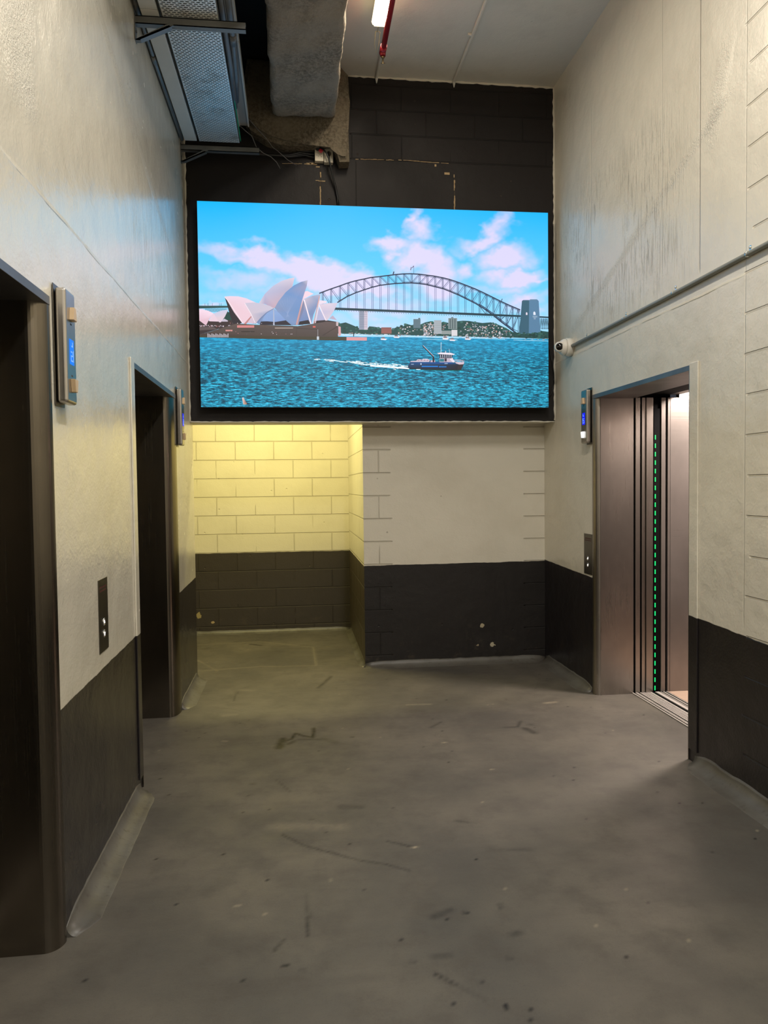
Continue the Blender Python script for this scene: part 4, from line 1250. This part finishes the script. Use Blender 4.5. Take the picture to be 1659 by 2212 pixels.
# --- viaduct and small shells at the left edge
poly(FA, [(0, 360), (285, 362), (285, 380), (0, 388)], (36, 74, 76), 4)
for i in range(14):
    x = 60 + i * 15; stroke(FA, [(x, 388), (x + 14, 420)], 3, (50, 84, 96), 3); stroke(FA, [(x + 14, 388), (x, 420)], 3, (50, 84, 96), 3)
for x in (58, 88, 130, 198, 215): stroke(FA, [(x, 362), (x, 336)], 3, (60, 80, 96), 4)
poly(FA, [(240, 450), (265, 410), (300, 430), (330, 530), (230, 520)], (28, 66, 62), 4)
poly(FA, [(0, 505), (330, 500), (410, 530), (330, 560), (0, 620)], (58, 46, 48), 5)
poly(FA, [(95, 505), (110, 480), (130, 440), (145, 435), (200, 515), (100, 512)], (226, 200, 214), 6)
poly(FA, [(0, 396), (40, 398), (90, 410), (138, 434), (100, 490), (70, 550), (58, 545), (0, 505)], [(238, 212, 228)] * 4 + [(222, 186, 200)] * 4, 7)
poly(FA, [(143, 436), (210, 410), (285, 398), (250, 470), (212, 522), (196, 522), (170, 480)], [(196, 196, 220)] * 3 + [(216, 196, 208)] * 4, 7)
poly(FA, [(212, 515), (245, 486), (280, 505), (280, 515)], (190, 180, 196), 7)
# --- main shells
poly(FA, [(470, 530), (500, 455), (560, 400), (600, 480), (560, 535)], (206, 184, 200), 7)
poly(FA, [(430, 545), (497, 455), (510, 470), (455, 545)], (188, 128, 128), 8)
poly(FA, [(248, 275), (300, 345), (360, 440), (425, 530), (330, 532), (300, 450), (272, 350)], (44, 38, 46), 8)
poly(FA, [(250, 272), (300, 268), (380, 270), (460, 290), (545, 328), (580, 345), (510, 455), (440, 532), (420, 532), (340, 425), (290, 340)], [(230, 206, 222)] * 6 + [(228, 196, 208)] * 5, 9)
poly(FA, [(1000, 232), (1050, 218), (1112, 246), (1015, 297), (985, 420), (955, 548), (940, 545), (960, 440), (985, 330)], [(236, 206, 220)] * 4 + [(196, 150, 150)] * 5, 8)
poly(FA, [(600, 340), (640, 345), (725, 385), (760, 380), (900, 200), (928, 88), (870, 98), (800, 122), (720, 168), (640, 245), (583, 332)], [(200, 184, 200), (170, 160, 190), (196, 164, 176), (196, 164, 176), (176, 168, 192), (222, 200, 216), (206, 196, 214), (200, 194, 214), (186, 186, 212), (180, 180, 208), (206, 200, 214)], 9)
poly(FA, [(556, 520), (640, 430), (724, 388), (800, 440), (905, 552), (600, 548)], [(120, 140, 176), (148, 170, 204), (150, 168, 204), (118, 148, 196), (100, 130, 176), (104, 120, 150)], 10)
poly(FA, [(600, 515), (680, 512), (740, 518), (850, 502), (905, 552), (590, 548)], (46, 42, 54), 11)
poly(FA, [(660, 512), (740, 519), (850, 502), (790, 440), (724, 400), (650, 440), (612, 505)], [(124, 150, 200)] * 3 + [(134, 162, 208)] * 4, 11)
poly(FA, [(720, 392), (727, 392), (734, 550), (720, 550)], (170, 178, 200), 12)
poly(FA, [(443, 335), (540, 330), (620, 342), (690, 365), (726, 386), (640, 440), (590, 490), (560, 530), (543, 526), (505, 440)], [(196, 190, 208)] * 5 + [(160, 164, 192), (176, 170, 190), (196, 180, 190), (196, 180, 190), (200, 188, 202)], 12)
poly(FA, [(556, 526), (600, 475), (655, 425), (726, 386), (726, 392), (660, 432), (610, 485), (572, 530)], (110, 128, 168), 13)
poly(FA, [(733, 385), (770, 320), (840, 232), (920, 165), (990, 131), (1055, 113), (1045, 170), (1003, 300), (970, 420), (940, 535), (905, 556), (850, 510), (785, 440)],
     [(132, 146, 180), (128, 150, 190), (108, 144, 194), (104, 144, 196), (120, 140, 180), (196, 190, 206), (150, 150, 182), (112, 144, 194), (106, 140, 188), (120, 144, 186), (112, 136, 176), (118, 144, 184), (120, 146, 190)], 13)
for i in range(9):
    a = 0.55 + i * 0.11
    stroke(FA, [(870 + 60 * math.cos(a * 2.2) * .4, 500 - 30), (780 + i * 26, 330 - i * 16)], 1.6, (140, 160, 200), 14)
poly(FA, [(975, 512), (1015, 400), (1018, 310), (1060, 440), (1085, 536), (1000, 545)], [(110, 134, 182), (130, 140, 180), (170, 150, 160), (120, 140, 180), (110, 130, 170), (60, 60, 80)], 11)
poly(FA, [(975, 515), (1060, 500), (1085, 538), (965, 548)], (40, 36, 46), 12)
poly(FA, [(1015, 300), (1100, 266), (1178, 250), (1160, 330), (1110, 450), (1092, 538), (1060, 440)], [(196, 184, 200), (160, 168, 196), (176, 176, 200), (130, 146, 184), (118, 138, 180), (150, 158, 190), (120, 140, 180)], 12)
stroke(FA, [(1020, 303), (1085, 536)], 12, (236, 222, 232), 13); stroke(FA, [(1170, 270), (1112, 535)], 10, (206, 160, 160), 13); stroke(FA, [(1165, 350), (1128, 530)], 8, (232, 206, 214), 13)
poly(FA, [(1160, 308), (1236, 316), (1240, 334), (1150, 352)], (228, 212, 228), 12)
poly(FA, [(1128, 502), (1165, 385), (1232, 506), (1120, 535)], (172, 174, 206), 11)
poly(FA, [(1125, 508), (1230, 500), (1350, 520), (1250, 540), (1110, 540)], (46, 38, 44), 12)
poly(FA, [(1160, 350), (1250, 338), (1346, 334), (1310, 410), (1245, 506), (1226, 506), (1190, 430)], [(214, 198, 214), (216, 202, 218), (200, 196, 216), (200, 190, 210), (210, 196, 208), (200, 190, 210), (190, 184, 210)], 13)
stroke(FA, [(1163, 352), (1232, 506)], 9, (238, 222, 232), 14)
poly(FA, [(1262, 486), (1296, 455), (1338, 502)], (180, 168, 190), 13)
for p in ([(248, 275), (300, 340), (425, 530)], [(443, 335), (505, 440), (545, 527)]): stroke(FA, p, 5, (240, 226, 234), 14)
poly(FA, [(905, 470), (1010, 300), (1060, 440), (1010, 548), (900, 552)], (120, 128, 160), 7)
# --- podium
poly(FA, [(0, 640), (110, 612), (330, 545), (372, 534), (560, 546), (900, 557), (955, 560), (1240, 516), (1344, 522), (1350, 700), (0, 668)], [(66, 54, 54), (80, 68, 64), (92, 78, 74), (92, 78, 74), (98, 84, 78), (88, 76, 72), (84, 74, 74), (96, 82, 82), (96, 80, 80), (70, 60, 56), (60, 48, 46)], 15)
poly(FA, [(0, 565), (140, 568), (180, 590), (0, 600)], (92, 80, 80), 15); poly(FA, [(0, 600), (180, 590), (100, 614), (0, 640)], (52, 42, 46), 15)
poly(FA, [(0, 648), (500, 655), (900, 660), (1430, 664), (1430, 700), (0, 668)], (66, 62, 50), 16)
rect(FA, 370, 551, 536, 574, (206, 128, 128), 16); rect(FA, 258, 595, 325, 609, (206, 140, 136), 16); rect(FA, 410, 609, 540, 616, (40, 34, 36), 16); rect(FA, 736, 574, 912, 582, (176, 160, 150), 16)
stroke(FA, [(945, 580), (1100, 590), (1160, 590)], 4, (56, 46, 46), 16); stroke(FA, [(1345, 562), (1200, 650)], 6, (60, 50, 50), 16); stroke(FA, [(945, 556), (945, 660)], 2, (60, 52, 50), 16)
rect(FA, 1104, 558, 1130, 574, (200, 96, 90), 16); poly(FA, [(1350, 560), (1374, 566), (1376, 650), (1352, 655)], (214, 160, 164), 16); poly(FA, [(1330, 515), (1352, 520), (1350, 560), (1330, 556)], (196, 176, 180), 16)
poly(FA, [(1430, 666), (1627, 668), (1627, 700), (1430, 698)], (216, 150, 152), 16)
stroke(FA, [(1153, 590), (1153, 660)], 3, (180, 180, 190), 17); rect(FA, 1143, 660, 1164, 692, (190, 200, 210), 17)
for i in range(16): rect(FA, 84 + i * 13, 630 + (i % 3) * 6, 90 + i * 13, 668, (206, 200, 210), 17)
for i in range(90):
    x = R_.choice([R_.uniform(5, 330), R_.uniform(350, 900), R_.uniform(5, 240)]); y = R_.uniform(548, 560) if x < 300 else R_.choice([R_.uniform(525, 540), R_.uniform(600, 640)])
    rect(FA, x, y, x + R_.uniform(3, 7), y + R_.uniform(4, 9), R_.choice([(226, 214, 220), (180, 120, 120), (90, 80, 90), (210, 200, 220)]), 17)
for i in range(26): rect(FA, 1385 + i * 8, 636 + (i % 4) * 5, 1390 + i * 8, 642 + (i % 4) * 5, (220, 220, 230), 17)
stroke(FA, [(1390, 650), (1627, 656)], 3, (200, 214, 226), 17); stroke(FA, [(1499, 625), (1499, 660)], 9, (40, 50, 60), 17)
# --- wake, work boat, buoy
for i in range(150):
    t_ = R_.random(); x = 640 + 240 * t_; y = 772 + 22 * t_ + R_.gauss(0, 1.3 + 1.0 * t_) * (1 if t_ > .35 else .8)
    if R_.random() < t_ * 1.1 + .12: stroke(FF, [(x, y), (x + R_.uniform(4, 12), y + R_.uniform(.2, 1.4))], R_.uniform(.6, 1.5), (224, 240, 244), 6)
stroke(FF, [(800, 790), (884, 796)], 3.2, (240, 244, 246), 7)
poly(FK, [(215, 670), (330, 702), (900, 735), (1300, 740), (1460, 735), (1400, 705), (300, 690)], (0, 96, 96), 6)
poly(FK, [(268, 540), (720, 545), (1150, 545), (1250, 570), (1470, 590), (1452, 620), (1412, 715), (1340, 718), (1000, 708), (640, 700), (320, 688), (215, 672), (230, 610)], [(16, 70, 120), (10, 78, 146), (6, 84, 160), (10, 74, 140), (30, 44, 60), (26, 30, 40), (30, 26, 30), (14, 50, 90), (0, 84, 164), (0, 84, 164), (14, 60, 100), (14, 44, 70), (16, 60, 100)], 8)
poly(FK, [(215, 672), (320, 680), (640, 692), (1000, 700), (1340, 708), (1412, 716), (1340, 724), (640, 712), (300, 696)], (16, 22, 34), 9)
poly(FK, [(1345, 600), (1470, 592), (1412, 712), (1325, 706)], (44, 40, 48), 9)
poly(FK, [(1270, 545), (1480, 548), (1468, 592), (1370, 598), (1300, 575)], (206, 186, 200), 9)
rect(FK, 530, 628, 893, 652, (20, 134, 226), 10)
for i in range(24): rect(FK, 536 + i * 15, 632, 544 + i * 15, 648, (8, 92, 178), 11) 
for i in range(10): rect(FK, 915 + i * 17, 636, 926 + i * 17, 660, (20, 134, 226), 11)
rect(FK, 292, 584, 352, 598, (150, 180, 210), 10); rect(FK, 1040, 570, 1110, 584, (170, 190, 214), 10); rect(FK, 500, 568, 526, 604, (180, 200, 220), 10)
poly(FK, [(290, 520), (410, 515), (440, 480), (540, 488), (560, 470), (660, 472), (705, 492), (700, 540), (270, 540)], (212, 196, 210), 10)
for i in range(7): rect(FK, 440 + i * 36, 492 + (i % 2) * 12, 462 + i * 36, 520, (130, 110, 136), 11)
rect(FK, 725, 505, 830, 545, (196, 170, 186), 10)
stroke(FK, [(548, 175), (790, 425)], 26, (30, 30, 44), 12); stroke(FK, [(560, 172), (800, 415)], 8, (226, 206, 216), 13); stroke(FK, [(790, 420), (792, 545)], 34, (40, 24, 34), 12)
rect(FK, 930, 450, 1230, 548, (190, 176, 192), 11); rect(FK, 935, 470, 1030, 535, (44, 118, 130), 12); rect(FK, 1040, 460, 1088, 530, (50, 40, 60), 12)
poly(FK, [(915, 365), (1230, 372), (1200, 455), (930, 455)], (44, 44, 66), 12)
for i in range(6): stroke(FK, [(948 + i * 48, 380), (955 + i * 46, 445)], 12, (200, 214, 230), 13)
poly(FK, [(870, 345), (950, 330), (1180, 338), (1275, 370), (1240, 384), (910, 366)], (232, 224, 236), 14)
poly(FK, [(1155, 480), (1205, 455), (1268, 520), (1265, 548), (1225, 552)], (232, 218, 230), 13)
stroke(FK, [(963, 100), (960, 335)], 9, (226, 236, 240), 13); stroke(FK, [(1142, 250), (1156, 335)], 7, (200, 226, 230), 13); stroke(FK, [(1062, 340), (1066, 295)], 20, (206, 196, 206), 13)
for i in range(9): stroke(FK, [(1280 + i * 24, 500 - (i % 2) * 8), (1290 + i * 22, 556)], 5, (230, 216, 226), 12)
stroke(FK, [(1260, 490), (1400, 500), (1480, 545)], 6, (220, 214, 226), 12)
rect(FK, 405, 700, 500, 714, (230, 240, 244), 10); stroke(FK, [(535, 350), (535, 410)], 8, (20, 40, 60), 10)
poly(FF, [(523.5, 859.5), (526, 858), (531.5, 868), (534, 871), (533, 874), (526, 873.5)], [(230, 210, 204), (230, 210, 204), (150, 96, 80), (170, 110, 90), (120, 84, 60), (200, 180, 170)], 7)

Vn = np.concatenate(V_all); Cn = np.concatenate(C_all)
me.from_pydata(Vn.tolist(), [], F_all)
ca = me.attributes.new('picture', 'FLOAT_COLOR', 'POINT')
ca.data.foreach_set('color', Cn.astype(np.float32).ravel())
k = NB('screen_picture')
a = k.t.nodes.new('ShaderNodeAttribute'); a.attribute_name = 'picture'
wv = k.noise(1.0, 3, 0.65, k.scaled(20, 1, 120))
wv2 = k.noise(1.0, 4, 0.7, k.scaled(52, 1, 270))
rip = k.add(k.mul(wv, 0.6), k.mul(wv2, 0.4))
dk = k.mix(k.mul(k.ramp(rip, 0.54, 0.42), a.outputs['Alpha']), a.outputs['Color'], lin(0, 62, 84))
lt = k.mix(k.mul(k.ramp(rip, 0.51, 0.61), k.mul(a.outputs['Alpha'], 0.85)), dk, lin(64, 212, 248))
k.set((0.004, 0.004, 0.004, 1), 0.55)
k.put(k.b.inputs['Emission Color'], lt)
k.b.inputs['Emission Strength'].default_value = 1.12
me.materials.append(k.m)
disp = bpy.data.objects.new('display', me)
COL.objects.link(disp)
disp.parent = scr
disp.matrix_parent_inverse = Matrix.Translation(-scr.location)
